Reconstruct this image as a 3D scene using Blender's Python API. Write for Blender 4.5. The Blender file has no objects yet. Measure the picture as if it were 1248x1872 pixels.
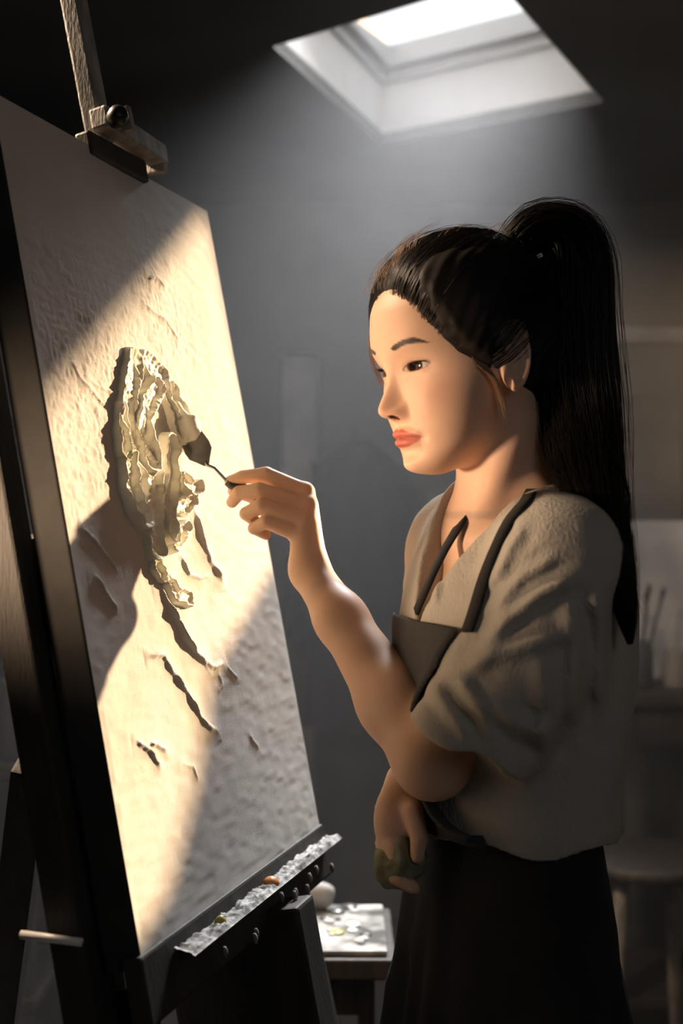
import bpy, bmesh, math, random
import numpy as np
from mathutils import Vector, Matrix, noise as mnoise
from mathutils.geometry import tessellate_polygon

S = bpy.context.scene
COL = S.collection
rnd = random.Random(7)
npr = np.random.RandomState(7)

# ------------------------------------------------------------------ camera
FPX = 2200.0            # focal length in pixels of the 1248 x 1872 frame
CAMH = 1.38
cam_data = bpy.data.cameras.new('camera')
cam_data.sensor_fit = 'VERTICAL'
cam_data.sensor_height = 36.0
cam_data.lens = 36.0 * FPX / 1872.0
cam_data.clip_start = 0.05
cam_data.dof.use_dof = True
cam_data.dof.focus_distance = 1.24
cam_data.dof.aperture_fstop = 3.2
cam = bpy.data.objects.new('camera', cam_data)
cam.location = (0, 0, CAMH)
cam.rotation_euler = (math.radians(90), 0, 0)
COL.objects.link(cam)
S.camera = cam

# ------------------------------------------------------------------ colour management, world
S.view_settings.view_transform = 'Standard'
S.view_settings.look = 'None'
S.view_settings.gamma = 1.0
S.view_settings.use_curve_mapping = False
S.view_settings.exposure = 0.0
world = bpy.data.worlds.new('world')
S.world = world
world.use_nodes = True
world.node_tree.nodes['Background'].inputs['Color'].default_value = (0.93, 0.96, 1.0, 1)
world.node_tree.nodes['Background'].inputs['Strength'].default_value = 1.6


def P(px, py, d):
    """world point seen at picture position px, py from the camera at depth d"""
    return np.array([(px - 624.0) / FPX * d, d, CAMH - (py - 936.0) / FPX * d])


def light(name, kind, loc, aim, energy, color, **kw):
    L = bpy.data.lights.new(name, kind)
    L.energy = energy
    L.color = color
    for k, v in kw.items():
        setattr(L, k, v)
    o = bpy.data.objects.new(name, L)
    o.location = loc
    dirv = Vector(aim) - Vector(loc)
    o.rotation_euler = dirv.to_track_quat('-Z', 'Y').to_euler()
    COL.objects.link(o)
    return o


# low sun entering through the added opening in the right-hand wall
SUN = np.array([0.67, 0.73, 0.14])
SUN = SUN / np.linalg.norm(SUN)
light('sun', 'SUN', tuple(SUN * 6), (0, 0, 0), 19.5, (1.0, 0.67, 0.39), angle=math.radians(1.0))
# sky light falling through the roof light (built below), aimed down into the room
light('sky_through_rooflight', 'AREA', (0.42, 2.62, 2.66), (-0.22, 1.55, 0.9), 40.0, (0.98, 0.985, 1.0),
      shape='RECTANGLE', size=0.62, size_y=0.6, spread=math.radians(58))
# added soft fill behind the camera, to the right; no window there
light('fill_behind', 'AREA', (1.0, -0.7, 1.95), (-0.2, 1.3, 1.3), 3.0, (0.97, 0.98, 1.0),
      shape='RECTANGLE', size=0.9, size_y=0.9)
# added unseen warm fill for face and hair, high beyond the easel
light('warm_fill_high', 'AREA', (-0.62, 1.42, 2.08), (0.04, 1.16, 1.46), 22.0, (1.0, 0.73, 0.50),
      shape='DISK', size=0.22)
# small warm fill added for face and neck, out of frame low left
light('warm_fill_low', 'AREA', (-0.74, 0.86, 1.34), (0.08, 1.18, 1.44), 0.48, (1.0, 0.68, 0.43),
      shape='DISK', size=0.12, spread=math.radians(34))


# ------------------------------------------------------------------ materials
def mat(name, color, rough=0.6, metal=0.0, var=0.0, vscale=8.0, bump=0.0, bscale=60.0, spec=0.5, vcol=None,
        sss=0.0, color2=None, detail=6.0, vattr=None, coat=0.0, stretch=None):
    m = bpy.data.materials.new(name)
    m.use_nodes = True
    nt = m.node_tree
    b = nt.nodes['Principled BSDF']
    b.inputs['Roughness'].default_value = rough
    b.inputs['Metallic'].default_value = metal
    b.inputs['Specular IOR Level'].default_value = spec
    b.inputs['Coat Weight'].default_value = coat
    b.inputs['Base Color'].default_value = (*color, 1)
    tc = nt.nodes.new('ShaderNodeTexCoord')
    src = tc.outputs['Object']
    if stretch:
        mp = nt.nodes.new('ShaderNodeMapping')
        mp.inputs['Scale'].default_value = stretch
        nt.links.new(src, mp.inputs['Vector'])
        src = mp.outputs['Vector']
    last = None
    if vattr:
        a = nt.nodes.new('ShaderNodeVertexColor')
        a.layer_name = vattr
        last = a.outputs['Color']
    if var > 0 or color2:
        n = nt.nodes.new('ShaderNodeTexNoise')
        n.inputs['Scale'].default_value = vscale
        n.inputs['Detail'].default_value = detail
        nt.links.new(src, n.inputs['Vector'])
        r = nt.nodes.new('ShaderNodeValToRGB')
        c2 = color2 if color2 else tuple(max(0, c * (1 - var)) for c in color)
        r.color_ramp.elements[0].position = 0.35
        r.color_ramp.elements[1].position = 0.65
        if vattr:
            r.color_ramp.elements[0].color = (1 - var, 1 - var, 1 - var, 1)
            r.color_ramp.elements[1].color = (1, 1, 1, 1)
            mx = nt.nodes.new('ShaderNodeMix')
            mx.data_type = 'RGBA'
            mx.blend_type = 'MULTIPLY'
            mx.inputs[0].default_value = 1
            nt.links.new(last, mx.inputs[6])
            nt.links.new(r.outputs['Color'], mx.inputs[7])
            nt.links.new(n.outputs['Fac'], r.inputs['Fac'])
            last = mx.outputs[2]
        else:
            r.color_ramp.elements[0].color = (*c2, 1)
            r.color_ramp.elements[1].color = (*color, 1)
            nt.links.new(n.outputs['Fac'], r.inputs['Fac'])
            last = r.outputs['Color']
    if last is not None:
        nt.links.new(last, b.inputs['Base Color'])
    if sss > 0:
        b.inputs['Subsurface Weight'].default_value = sss
        b.inputs['Subsurface Radius'].default_value = (1.0, 0.35, 0.15)
        b.inputs['Subsurface Scale'].default_value = 0.008
    if bump > 0:
        n2 = nt.nodes.new('ShaderNodeTexNoise')
        n2.inputs['Scale'].default_value = bscale
        n2.inputs['Detail'].default_value = 4
        nt.links.new(src, n2.inputs['Vector'])
        bp = nt.nodes.new('ShaderNodeBump')
        bp.inputs['Strength'].default_value = bump
        bp.inputs['Distance'].default_value = 0.002
        nt.links.new(n2.outputs['Fac'], bp.inputs['Height'])
        nt.links.new(bp.outputs['Normal'], b.inputs['Normal'])
    return m


def woven(name, color, scale=900.0, rough=0.9, bump=0.5, var=0.15, sheen=0.0):
    m = mat(name, color, rough=rough, var=var, vscale=14)
    nt = m.node_tree
    b = nt.nodes['Principled BSDF']
    b.inputs['Sheen Weight'].default_value = sheen
    tc = nt.nodes.new('ShaderNodeTexCoord')
    w1 = nt.nodes.new('ShaderNodeTexWave')
    w2 = nt.nodes.new('ShaderNodeTexWave')
    w1.bands_direction = 'Z'
    w2.bands_direction = 'DIAGONAL'
    for w in (w1, w2):
        w.inputs['Scale'].default_value = scale
        w.inputs['Distortion'].default_value = 2.5
        w.inputs['Detail'].default_value = 1
        w.inputs['Detail Scale'].default_value = 0.3
        nt.links.new(tc.outputs['Object'], w.inputs['Vector'])
    ad = nt.nodes.new('ShaderNodeMath')
    nt.links.new(w1.outputs['Fac'], ad.inputs[0])
    nt.links.new(w2.outputs['Fac'], ad.inputs[1])
    bp = nt.nodes.new('ShaderNodeBump')
    bp.inputs['Strength'].default_value = bump
    bp.inputs['Distance'].default_value = 0.0008
    nt.links.new(ad.outputs[0], bp.inputs['Height'])
    nt.links.new(bp.outputs['Normal'], b.inputs['Normal'])
    return m


M = {}
M['plaster'] = mat('plaster', (0.12, 0.119, 0.117), 0.95, color2=(0.03, 0.0295, 0.029), vscale=1.6, bump=0.4, bscale=25)
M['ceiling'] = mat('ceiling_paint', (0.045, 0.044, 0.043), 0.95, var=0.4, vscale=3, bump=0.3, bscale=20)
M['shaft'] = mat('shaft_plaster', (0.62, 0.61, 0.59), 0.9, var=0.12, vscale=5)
M['floor'] = mat('floor_boards', (0.10, 0.085, 0.07), 0.7, var=0.5, vscale=6, stretch=(1, 6, 1), bump=0.3)
M['white_frame'] = mat('window_frame_paint', (0.45, 0.45, 0.44), 0.5)
M['dark_wood'] = mat('dark_wood', (0.055, 0.045, 0.038), 0.6, var=0.5, vscale=10, stretch=(6, 6, 0.8), bump=0.3, bscale=90)
M['easel_wood'] = mat('easel_wood', (0.040, 0.035, 0.031), 0.6, var=0.45, vscale=10, stretch=(6, 6, 0.8), bump=0.3, bscale=90)
M['pale_wood'] = mat('worn_pale_wood', (0.26, 0.245, 0.22), 0.7, color2=(0.13, 0.12, 0.11), vscale=22, stretch=(3, 3, 1), bump=0.6, bscale=120)
M['tray'] = mat('tray_paint_crust', (0.42, 0.41, 0.39), 0.6, color2=(0.04, 0.036, 0.03), vscale=60, bump=1.0, bscale=150)
M['canvas'] = woven('canvas_cloth', (0.51, 0.50, 0.475), scale=260, bump=0.35, var=0.06)
M['canvas_side_shade'] = mat('shaded_canvas_edge', (0.035, 0.034, 0.032), 0.9, var=0.3, vscale=30)  # near-black colour holds the shade on the canvas edge
M['paint'] = mat('cream_paint', (0.76, 0.73, 0.64), 0.45, var=0.06, vscale=30, bump=0.5, bscale=220)
M['thick'] = mat('thick_paint', (0.82, 0.80, 0.72), 0.62, color2=(0.66, 0.66, 0.52), vscale=26, spec=0.25)
M['steel'] = mat('blade_steel', (0.30, 0.30, 0.31), 0.33, metal=1.0, var=0.3, vscale=60)
M['handle'] = mat('knife_handle', (0.035, 0.03, 0.027), 0.35)
M['black_metal'] = mat('black_metal', (0.02, 0.02, 0.02), 0.4, metal=0.6)
M['skin'] = mat('skin', (0.74, 0.50, 0.38), 0.52, sss=0.25, vattr='tint', var=0.06, vscale=30, bump=0.06, bscale=500, spec=0.3)
M['hair'] = mat('black_hair', (0.008, 0.006, 0.0055), 0.6, spec=0.2)
M['strand'] = mat('hair_strand', (0.009, 0.0065, 0.0055), 0.34, spec=0.45)
M['blouse'] = mat('blouse_linen', (0.45, 0.42, 0.375), 0.92, var=0.10, vscale=14, bump=0.8, bscale=330, stretch=(1, 1, 0.55))
M['apron'] = woven('apron_canvas', (0.045, 0.046, 0.050), scale=380, bump=0.5, var=0.3)
M['apron_black'] = woven('apron_black', (0.016, 0.016, 0.017), scale=380, bump=0.5, var=0.5)
M['loose_hair'] = mat('loose_hair', (0.30, 0.18, 0.11), 0.35, spec=0.8)  # lighter than the black hair: rim light put into the colour
M['eye'] = mat('eye', (0.8, 0.76, 0.72), 0.12, vattr='tint', spec=0.7)
M['trouser'] = woven('trouser_cloth', (0.02, 0.02, 0.022))
M['shoe'] = mat('shoe_leather', (0.02, 0.018, 0.017), 0.4)
M['rag'] = mat('rag_cloth', (0.30, 0.29, 0.24), 0.9, color2=(0.12, 0.12, 0.03), vscale=40)
M['grey_canvas'] = mat('grey_canvas', (0.52, 0.51, 0.49), 0.85, color2=(0.28, 0.275, 0.27), vscale=5)
M['dark_canvas'] = mat('dark_painting', (0.13, 0.125, 0.12), 0.8, color2=(0.03, 0.03, 0.03), vscale=4, detail=3)
M['jar'] = mat('jar_ceramic', (0.34, 0.33, 0.31), 0.4, var=0.3, vscale=10)
M['dark_jar'] = mat('dark_jar', (0.08, 0.08, 0.08), 0.3)
M['palette'] = mat('palette_mess', (0.48, 0.48, 0.46), 0.45, color2=(0.05, 0.048, 0.042), vscale=19, detail=2)
M['olive_paint'] = mat('olive_paint', (0.32, 0.30, 0.06), 0.4)
M['ochre_paint'] = mat('ochre_paint', (0.62, 0.25, 0.08), 0.4)
M['white_paint'] = mat('white_paint', (0.78, 0.77, 0.74), 0.4)
M['metal_tube'] = mat('tube_metal', (0.5, 0.5, 0.49), 0.35, metal=0.8)


# ------------------------------------------------------------------ object helpers
def props(o, label=None, cat=None, group=None, kind=None):
    for k, v in (('label', label), ('category', cat), ('group', group), ('kind', kind)):
        if v:
            o[k] = v
    return o


def empty(name, loc, label, cat, group=None):
    o = bpy.data.objects.new(name, None)
    o.empty_display_size = 0.05
    o.location = tuple(loc)
    COL.objects.link(o)
    return props(o, label, cat, group)


def mesh_obj(name, V, Fc, m, parent=None, smooth=True, colors=None):
    me = bpy.data.meshes.new(name)
    V = np.asarray(V, dtype=np.float32).reshape(-1, 3)
    if isinstance(Fc, np.ndarray):
        k = Fc.shape[1]
        me.vertices.add(len(V))
        me.vertices.foreach_set('co', V.ravel())
        me.loops.add(Fc.size)
        me.loops.foreach_set('vertex_index', Fc.astype(np.int32).ravel())
        me.polygons.add(len(Fc))
        me.polygons.foreach_set('loop_start', np.arange(0, Fc.size, k, dtype=np.int32))
        me.update(calc_edges=True)
    else:
        me.from_pydata([tuple(map(float, v)) for v in V], [], [tuple(f) for f in Fc])
        me.update()
    me.polygons.foreach_set('use_smooth', [smooth] * len(me.polygons))
    if colors is not None:
        ca = me.color_attributes.new('tint', 'FLOAT_COLOR', 'POINT')
        c = np.ones((len(V), 4), np.float32)
        c[:, :3] = colors
        ca.data.foreach_set('color', c.ravel())
    if m is not None:
        me.materials.append(m)
    o = bpy.data.objects.new(name, me)
    COL.objects.link(o)
    if parent is not None:
        put(o, parent)
    return o


def wloc(o):
    v = Vector((0, 0, 0))
    while o is not None:
        v += o.location
        o = o.parent
    return v


def put(o, parent):
    """parent o, keeping its vertices where they are in the world (parents are only moved, never turned)"""
    o.parent = parent
    o.location = -wloc(parent) + o.location


class MB:
    """collects shapes of one part"""
    def __init__(s):
        s.V = []
        s.F = []

    def add(s, V, Fc):
        b = len(s.V)
        s.V += [tuple(map(float, v)) for v in V]
        s.F += [tuple(i + b for i in f) for f in Fc]
        return s

    def obox(s, c, ax, ay, az, hx, hy, hz, bev=0.0):
        """box with centre c, axes and half sizes, edges chamfered by bev"""
        c, ax, ay, az = (np.array(t, float) for t in (c, ax, ay, az))
        bm = bmesh.new()
        bmesh.ops.create_cube(bm, size=2)
        for v in bm.verts:
            v.co = Vector((v.co.x * hx, v.co.y * hy, v.co.z * hz))
        if bev > 0:
            bmesh.ops.bevel(bm, geom=bm.edges[:], offset=bev, segments=2, affect='EDGES', profile=0.6)
        bm.verts.index_update()
        V = [c + ax * v.co.x + ay * v.co.y + az * v.co.z for v in bm.verts]
        s.add(V, [[v.index for v in f.verts] for f in bm.faces])
        bm.free()
        return s

    def box(s, lo, hi, bev=0.0):
        lo, hi = np.array(lo, float), np.array(hi, float)
        return s.obox((lo + hi) / 2, (1, 0, 0), (0, 1, 0), (0, 0, 1), *((hi - lo) / 2), bev=bev)

    def bar(s, a, b, w, t, up=(0, 0, 1), bev=0.002):
        """rectangular bar from a to b, w across `up`-side, t the other way"""
        a, b = np.array(a, float), np.array(b, float)
        z = b - a
        L = np.linalg.norm(z)
        z = z / L
        x = np.cross(np.array(up, float), z)
        if np.linalg.norm(x) < 1e-5:
            x = np.cross((1, 0, 0), z)
        x /= np.linalg.norm(x)
        y = np.cross(z, x)
        return s.obox((a + b) / 2, x, y, z, w / 2, t / 2, L / 2, bev=bev)

    def tube(s, pts, r, n=10, cap=True):
        pts = [np.array(p, float) for p in pts]
        rs = r if hasattr(r, '__len__') else [r] * len(pts)
        b = len(s.V)
        ref = np.array([0, 0, 1.0])
        for i, p in enumerate(pts):
            t = pts[min(i + 1, len(pts) - 1)] - pts[max(i - 1, 0)]
            t = t / (np.linalg.norm(t) + 1e-12)
            if abs(t @ ref) > 0.95:
                ref = np.array([1.0, 0, 0])
            x = np.cross(ref, t)
            x /= np.linalg.norm(x)
            y = np.cross(t, x)
            for k in range(n):
                a = 2 * math.pi * k / n
                s.V.append(tuple(p + (x * math.cos(a) + y * math.sin(a)) * rs[i]))
        for i in range(len(pts) - 1):
            for k in range(n):
                k2 = (k + 1) % n
                s.F.append((b + i * n + k, b + i * n + k2, b + (i + 1) * n + k2, b + (i + 1) * n + k))
        if cap:
            s.F.append(tuple(b + k for k in reversed(range(n))))
            s.F.append(tuple(b + (len(pts) - 1) * n + k for k in range(n)))
        return s

    def lathe(s, c, prof, n=20, axis=(0, 0, 1)):
        c = np.array(c, float)
        z = np.array(axis, float)
        z /= np.linalg.norm(z)
        x = np.cross((0, 1, 0.01), z)
        x /= np.linalg.norm(x)
        y = np.cross(z, x)
        b = len(s.V)
        for r, h in prof:
            for k in range(n):
                a = 2 * math.pi * k / n
                s.V.append(tuple(c + z * h + (x * math.cos(a) + y * math.sin(a)) * r))
        for i in range(len(prof) - 1):
            for k in range(n):
                k2 = (k + 1) % n
                s.F.append((b + i * n + k, b + i * n + k2, b + (i + 1) * n + k2, b + (i + 1) * n + k))
        s.F.append(tuple(b + k for k in reversed(range(n))))
        s.F.append(tuple(b + (len(prof) - 1) * n + k for k in range(n)))
        return s

    def build(s, name, m, parent=None, smooth=False):
        return mesh_obj(name, s.V, s.F, m, parent, smooth)


# ------------------------------------------------------------------ the room
X0, X1, Y0, Y1, ZC = -1.75, 1.20, -1.5, 3.75, CAMH + 0.96


def struct(o, kind='structure'):
    o['kind'] = kind
    return o


fl = struct(mesh_obj('floor', [(X0, Y0, -0.03), (X1, Y0, -0.03), (X1, Y1, -0.03), (X0, Y1, -0.03)], [(0, 1, 2, 3)], M['dark_wood'], smooth=False))
_plank = None
nrow = 0
for r_ in range(17):
    x = X0 + 0.01 + r_ * 0.173
    y = 1.9 - 0.6 * (r_ % 3) * 0.5
    while y < Y1 - 0.02:
        y2 = min(y + 1.1, Y1 - 0.005)
        if y2 - y > 0.1:
            z = rnd.uniform(-0.0015, 0.0)
            MB().box((x, y, -0.028), (min(x + 0.169, X1), y2 - 0.004, z), bev=0.002).build('floorboard', M['floor'], fl)
        y = y2
MB().box((X0 + 0.005, Y0, -0.028), (X1 - 0.005, 1.2, -0.001)).build('floor_surface', M['floor'], fl)
struct(MB().box((X0 - 0.12, Y1, -0.03), (X1 + 0.12, Y1 + 0.12, ZC + 0.02)).build('wall_back', M['plaster']))
struct(MB().box((X0 - 0.12, Y0, -0.03), (X0, Y1, ZC + 0.02)).build('wall_left', M['plaster']))
struct(MB().box((X0 - 0.12, Y0 - 0.12, -0.03), (X1 + 0.12, Y0, ZC + 0.02)).build('wall_front', M['ceiling']))
struct(MB().box((X0, Y1 - 0.018, 0.0), (X1, Y1, 0.12), bev=0.004).build('baseboard_back', M['dark_wood']))


def holed(outer, hole, to3, thick, name, m):
    """flat slab with a hole; to3 turns (u, v, w) into a world point"""
    tri = tessellate_polygon([[Vector((*p, 0)) for p in outer], [Vector((*p, 0)) for p in hole]])
    pts = list(outer) + list(hole)
    n = len(pts)
    V = [to3(p[0], p[1], 0) for p in pts] + [to3(p[0], p[1], thick) for p in pts]
    Fc = [tuple(t) for t in tri] + [tuple(n + i for i in reversed(t)) for t in tri]
    for base, ln in ((0, len(outer)), (len(outer), len(hole))):
        for i in range(ln):
            a, b = base + i, base + (i + 1) % ln
            Fc.append((a, b, b + n, a + n))
    return mesh_obj(name, V, Fc, m, smooth=False)


# canvas frame of reference (used by the wall opening as well)
CB = np.array([-0.17351781, 1.04885864, CAMH - 0.40011247])     # lower near corner of the canvas face
CD = np.array([0.3195272, 0.9475771, 0.0])                      # along its width
CU = np.array([-0.18332782, 0.06181896, 0.98110617])            # up its height
CN = np.array([0.92967375, -0.31349011, 0.19347009])            # out of the face
CW, CHT = 0.46344, 0.80


def c_uv(px, py):
    """canvas coordinates (u, v in metres) under the picture position"""
    ray = np.array([(px - 624) / FPX, 1, -(py - 936) / FPX])
    o = np.array([0, 0, CAMH])
    t = ((CB - o) @ CN) / (ray @ CN)
    p = o + ray * t - CB
    return p @ CD, p @ CU


def c_pt(u, v, w=0.0):
    return CB + CD * u + CU * v + CN * w


# ceiling with the roof light
HZ = 0.96
hole = []
for px, py in ((500, 85), (700, 265), (1100, 185), (906, -39)):
    d = HZ * FPX / (936 - py)
    hole.append(((px - 624) / FPX * d, d))
outer = [(X0 - 0.12, Y0 - 0.12), (X1 + 0.12, Y0 - 0.12), (X1 + 0.12, Y1 + 0.12), (X0 - 0.12, Y1 + 0.12)]
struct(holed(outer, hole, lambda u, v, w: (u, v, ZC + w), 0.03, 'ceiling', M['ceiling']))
SH = 0.185
cen = np.mean(hole, axis=0)


def ring(k, z):
    return [tuple((np.array(h) - cen) * k + cen) + (z,) for h in hole]


def ringmesh(name, levels, m, parent=None):
    V, Fc = [], []
    for k, z in levels:
        V += ring(k, z)
    n = 4
    L = len(levels)
    for i in range(L - 1):
        for j in range(n):
            Fc.append((i * n + j, i * n + (j + 1) % n, (i + 1) * n + (j + 1) % n, (i + 1) * n + j))
    return mesh_obj(name, V, Fc, m, parent, smooth=False)


win = struct(ringmesh('window_1', [(1.0, ZC - 0.001), (1.0, ZC + SH), (1.12, ZC + SH), (1.12, ZC + 0.02), (1.0, ZC - 0.001)], M['shaft']))
fr = ringmesh('window_frame', [(1.0, ZC + SH - 0.03), (0.95, ZC + SH - 0.03), (0.95, ZC + SH - 0.004), (0.86, ZC + SH - 0.004), (0.86, ZC + SH + 0.05), (1.0, ZC + SH + 0.05), (1.0, ZC + SH - 0.03)], M['white_frame'], win)
gm = bpy.data.materials.new('window_glass')
gm.use_nodes = True
nt = gm.node_tree
nt.nodes.clear()
o_ = nt.nodes.new('ShaderNodeOutputMaterial')
mx = nt.nodes.new('ShaderNodeMixShader')
tr = nt.nodes.new('ShaderNodeBsdfTransparent')
gl = nt.nodes.new('ShaderNodeBsdfGlossy')
gl.inputs['Roughness'].default_value = 0.05
mx.inputs[0].default_value = 0.06
nt.links.new(tr.outputs[0], mx.inputs[1])
nt.links.new(gl.outputs[0], mx.inputs[2])
nt.links.new(mx.outputs[0], o_.inputs['Surface'])
pane = mesh_obj('pane', ring(0.87, ZC + SH + 0.02) + ring(0.87, ZC + SH + 0.026), [(0, 1, 2, 3), (7, 6, 5, 4), (0, 4, 5, 1), (1, 5, 6, 2), (2, 6, 7, 3), (3, 7, 4, 0)], gm, win, smooth=False)

# right-hand wall; its opening is added, shaped to cast the sunlit patch on the canvas
patch = [(392, 372), (520, 1010), (402, 1215), (372, 1420), (330, 1600), (250, 1730), (0, 1800), (0, 830), (90, 738)]
op = []
for px, py in patch:
    p = c_pt(*c_uv(px, py))
    t = (X1 - p[0]) / SUN[0]
    q = p + SUN * t
    op.append((q[1], q[2]))
yy = [o[0] for o in op]
zz = [o[1] for o in op]
print('OPENING y', min(yy), max(yy), 'z', min(zz), max(zz))
struct(holed([(Y0, -0.03), (Y1 + 0.0, -0.03), (Y1 + 0.0, ZC + 0.02), (Y0, ZC + 0.02)], op,
             lambda u, v, w: (X1 + w, u, v), 0.02, 'wall_right', M['plaster']))

# ------------------------------------------------------------------ sdf tools
def vnoise(p, scale, seed=0):
    """cheap smooth value noise, vectorised; p (N,3), returns -1..1"""
    q = p * scale + seed * 17.31
    i = np.floor(q).astype(np.int64)
    f = q - i
    f = f * f * (3 - 2 * f)
    out = np.zeros(len(p))
    for dx in (0, 1):
        for dy in (0, 1):
            for dz in (0, 1):
                h = (i[:, 0] + dx) * 374761393 + (i[:, 1] + dy) * 668265263 + (i[:, 2] + dz) * 2147483647 + seed * 1442695
                h = (h ^ (h >> 13)) * 1274126177
                h = (h ^ (h >> 16)) & 0xffff
                w = (f[:, 0] if dx else 1 - f[:, 0]) * (f[:, 1] if dy else 1 - f[:, 1]) * (f[:, 2] if dz else 1 - f[:, 2])
                out += w * (h / 32767.5 - 1)
    return out


def smin(a, b, k):
    h = np.clip(0.5 + 0.5 * (b - a) / k, 0, 1)
    return b * (1 - h) + a * h - k * h * (1 - h)


def smax(a, b, k):
    return -smin(-a, -b, k)


def sd_cone(p, a, b, ra, rb):
    a, b = np.asarray(a), np.asarray(b)
    ab = b - a
    t = np.clip(((p - a) @ ab) / (ab @ ab), 0, 1)
    return np.linalg.norm(p - a - t[:, None] * ab, axis=1) - (ra + (rb - ra) * t)


def sd_chain(p, pts, rs, k=0.004):
    d = None
    for i in range(len(pts) - 1):
        e = sd_cone(p, pts[i], pts[i + 1], rs[i], rs[i + 1])
        d = e if d is None else smin(d, e, k)
    return d


def sd_ell(p, c, r, ax=None):
    q = p - np.asarray(c)
    if ax is not None:
        q = q @ np.asarray(ax).T
    r = np.asarray(r)
    k0 = np.linalg.norm(q / r, axis=1)
    k1 = np.linalg.norm(q / (r * r), axis=1)
    return k0 * (k0 - 1) / np.maximum(k1, 1e-9)


def smooth01(x, a, b):
    t = np.clip((x - a) / (b - a), 0, 1)
    return t * t * (3 - 2 * t)


def polydist(q, pts):
    """distance of 2-D or 3-D points q to a polyline, and the position 0..1 along it"""
    best = np.full(len(q), 1e9)
    tt = np.zeros(len(q))
    n = len(pts) - 1
    for i in range(n):
        a, b = np.asarray(pts[i], float), np.asarray(pts[i + 1], float)
        ab = b - a
        t = np.clip(((q - a) @ ab) / (ab @ ab), 0, 1)
        d = np.linalg.norm(q - a - t[:, None] * ab, axis=1)
        m = d < best
        best[m] = d[m]
        tt[m] = (i + t[m]) / n
    return best, tt


def extract(fn, lo, hi, h, marg=2.0):
    """surface nets on the sparse neighbourhood of fn's zero set; returns V, quads"""
    lo = np.asarray(lo, float)
    B = 8
    nb = np.ceil((np.asarray(hi) - lo) / (h * B)).astype(int)
    n = nb * B + 1
    Fv = np.full(n, 1.0, np.float32)
    bc = np.stack(np.meshgrid(*[np.arange(k) for k in nb], indexing='ij'), -1).reshape(-1, 3)
    cpos = lo + (bc + 0.5) * B * h
    fc = fn(cpos)
    act = bc[np.abs(fc) < marg * h * B * 0.87]
    # sign fill of inactive blocks
    sg = np.where(fc < 0, -1.0, 1.0).reshape(nb).astype(np.float32)
    Fv[:-1, :-1, :-1] = np.repeat(np.repeat(np.repeat(sg, B, 0), B, 1), B, 2)
    off = np.stack(np.meshgrid(*[np.arange(B + 1)] * 3, indexing='ij'), -1).reshape(-1, 3)
    mask = np.zeros(n, bool)
    cell = np.zeros(n, bool)
    CH = 400
    offc = np.stack(np.meshgrid(*[np.arange(B)] * 3, indexing='ij'), -1).reshape(-1, 3)
    for s in range(0, len(act), CH):
        a = act[s:s + CH]
        g = (a[:, None, :] * B + off[None]).reshape(-1, 3)
        mask[g[:, 0], g[:, 1], g[:, 2]] = True
        g = (a[:, None, :] * B + offc[None]).reshape(-1, 3)
        cell[g[:, 0], g[:, 1], g[:, 2]] = True
    G = np.argwhere(mask)
    vals = np.empty(len(G), np.float32)
    for s in range(0, len(G), 400000):
        vals[s:s + 400000] = fn(lo + G[s:s + 400000] * h)
    Fv[G[:, 0], G[:, 1], G[:, 2]] = vals
    C = np.argwhere(cell)
    cor = np.array([(i, j, k) for i in (0, 1) for j in (0, 1) for k in (0, 1)])
    fv = np.stack([Fv[C[:, 0] + c[0], C[:, 1] + c[1], C[:, 2] + c[2]] for c in cor], 1)
    neg = (fv < 0).sum(1)
    keep = (neg > 0) & (neg < 8)
    C, fv = C[keep], fv[keep]
    idx = np.full(n, -1, np.int32)
    idx[C[:, 0], C[:, 1], C[:, 2]] = np.arange(len(C))
    acc = np.zeros((len(C), 3))
    cnt = np.zeros(len(C))
    for i in range(8):
        for j in range(i + 1, 8):
            dcor = cor[j] - cor[i]
            if np.abs(dcor).sum() != 1:
                continue
            f0, f1 = fv[:, i], fv[:, j]
            cr = (f0 < 0) != (f1 < 0)
            t = np.where(cr, f0 / np.where(cr, f0 - f1, 1), 0)
            acc += cr[:, None] * (cor[i] + t[:, None] * dcor)
            cnt += cr
    V = lo + (C + acc / cnt[:, None]) * h
    quads = []
    for ax in range(3):
        e = np.zeros(3, int)
        e[ax] = 1
        f0 = Fv[C[:, 0], C[:, 1], C[:, 2]]
        f1 = Fv[C[:, 0] + e[0], C[:, 1] + e[1], C[:, 2] + e[2]]
        o1, o2 = [k for k in range(3) if k != ax]
        if ax == 1:
            o1, o2 = o2, o1
        ok = ((f0 < 0) != (f1 < 0)) & (C[:, o1] > 0) & (C[:, o2] > 0)
        c = C[ok]
        s0 = f0[ok] < 0

        def gi(a, b):
            d = c.copy()
            d[:, o1] -= a
            d[:, o2] -= b
            return idx[d[:, 0], d[:, 1], d[:, 2]]
        q = np.stack([gi(1, 1), gi(0, 1), gi(0, 0), gi(1, 0)], 1)
        q[~s0] = q[~s0][:, ::-1]
        quads.append(q[(q >= 0).all(1)])
    return V, np.concatenate(quads)

# ------------------------------------------------------------------ canvas with its paint
canvas = empty('artist_canvas', c_pt(CW / 2, 0, -0.015), 'large white stretched canvas on the easel with thick sunlit relief paint', 'canvas')
TH = 0.034
cf = MB().obox(c_pt(CW / 2, CHT / 2, -TH / 2 - 0.001), CD, CU, CN, CW / 2, CHT / 2, TH / 2, bev=0.0015)
cf.build('stretched_cloth', M['canvas_side_shade'], canvas)

STROKES = []          # (points in canvas metres, half width, height, kind)


def st(pts, w, h, kind='ridge', taper=0.0):
    STROKES.append(([c_uv(*p) for p in pts], w, h, kind, taper))


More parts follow.
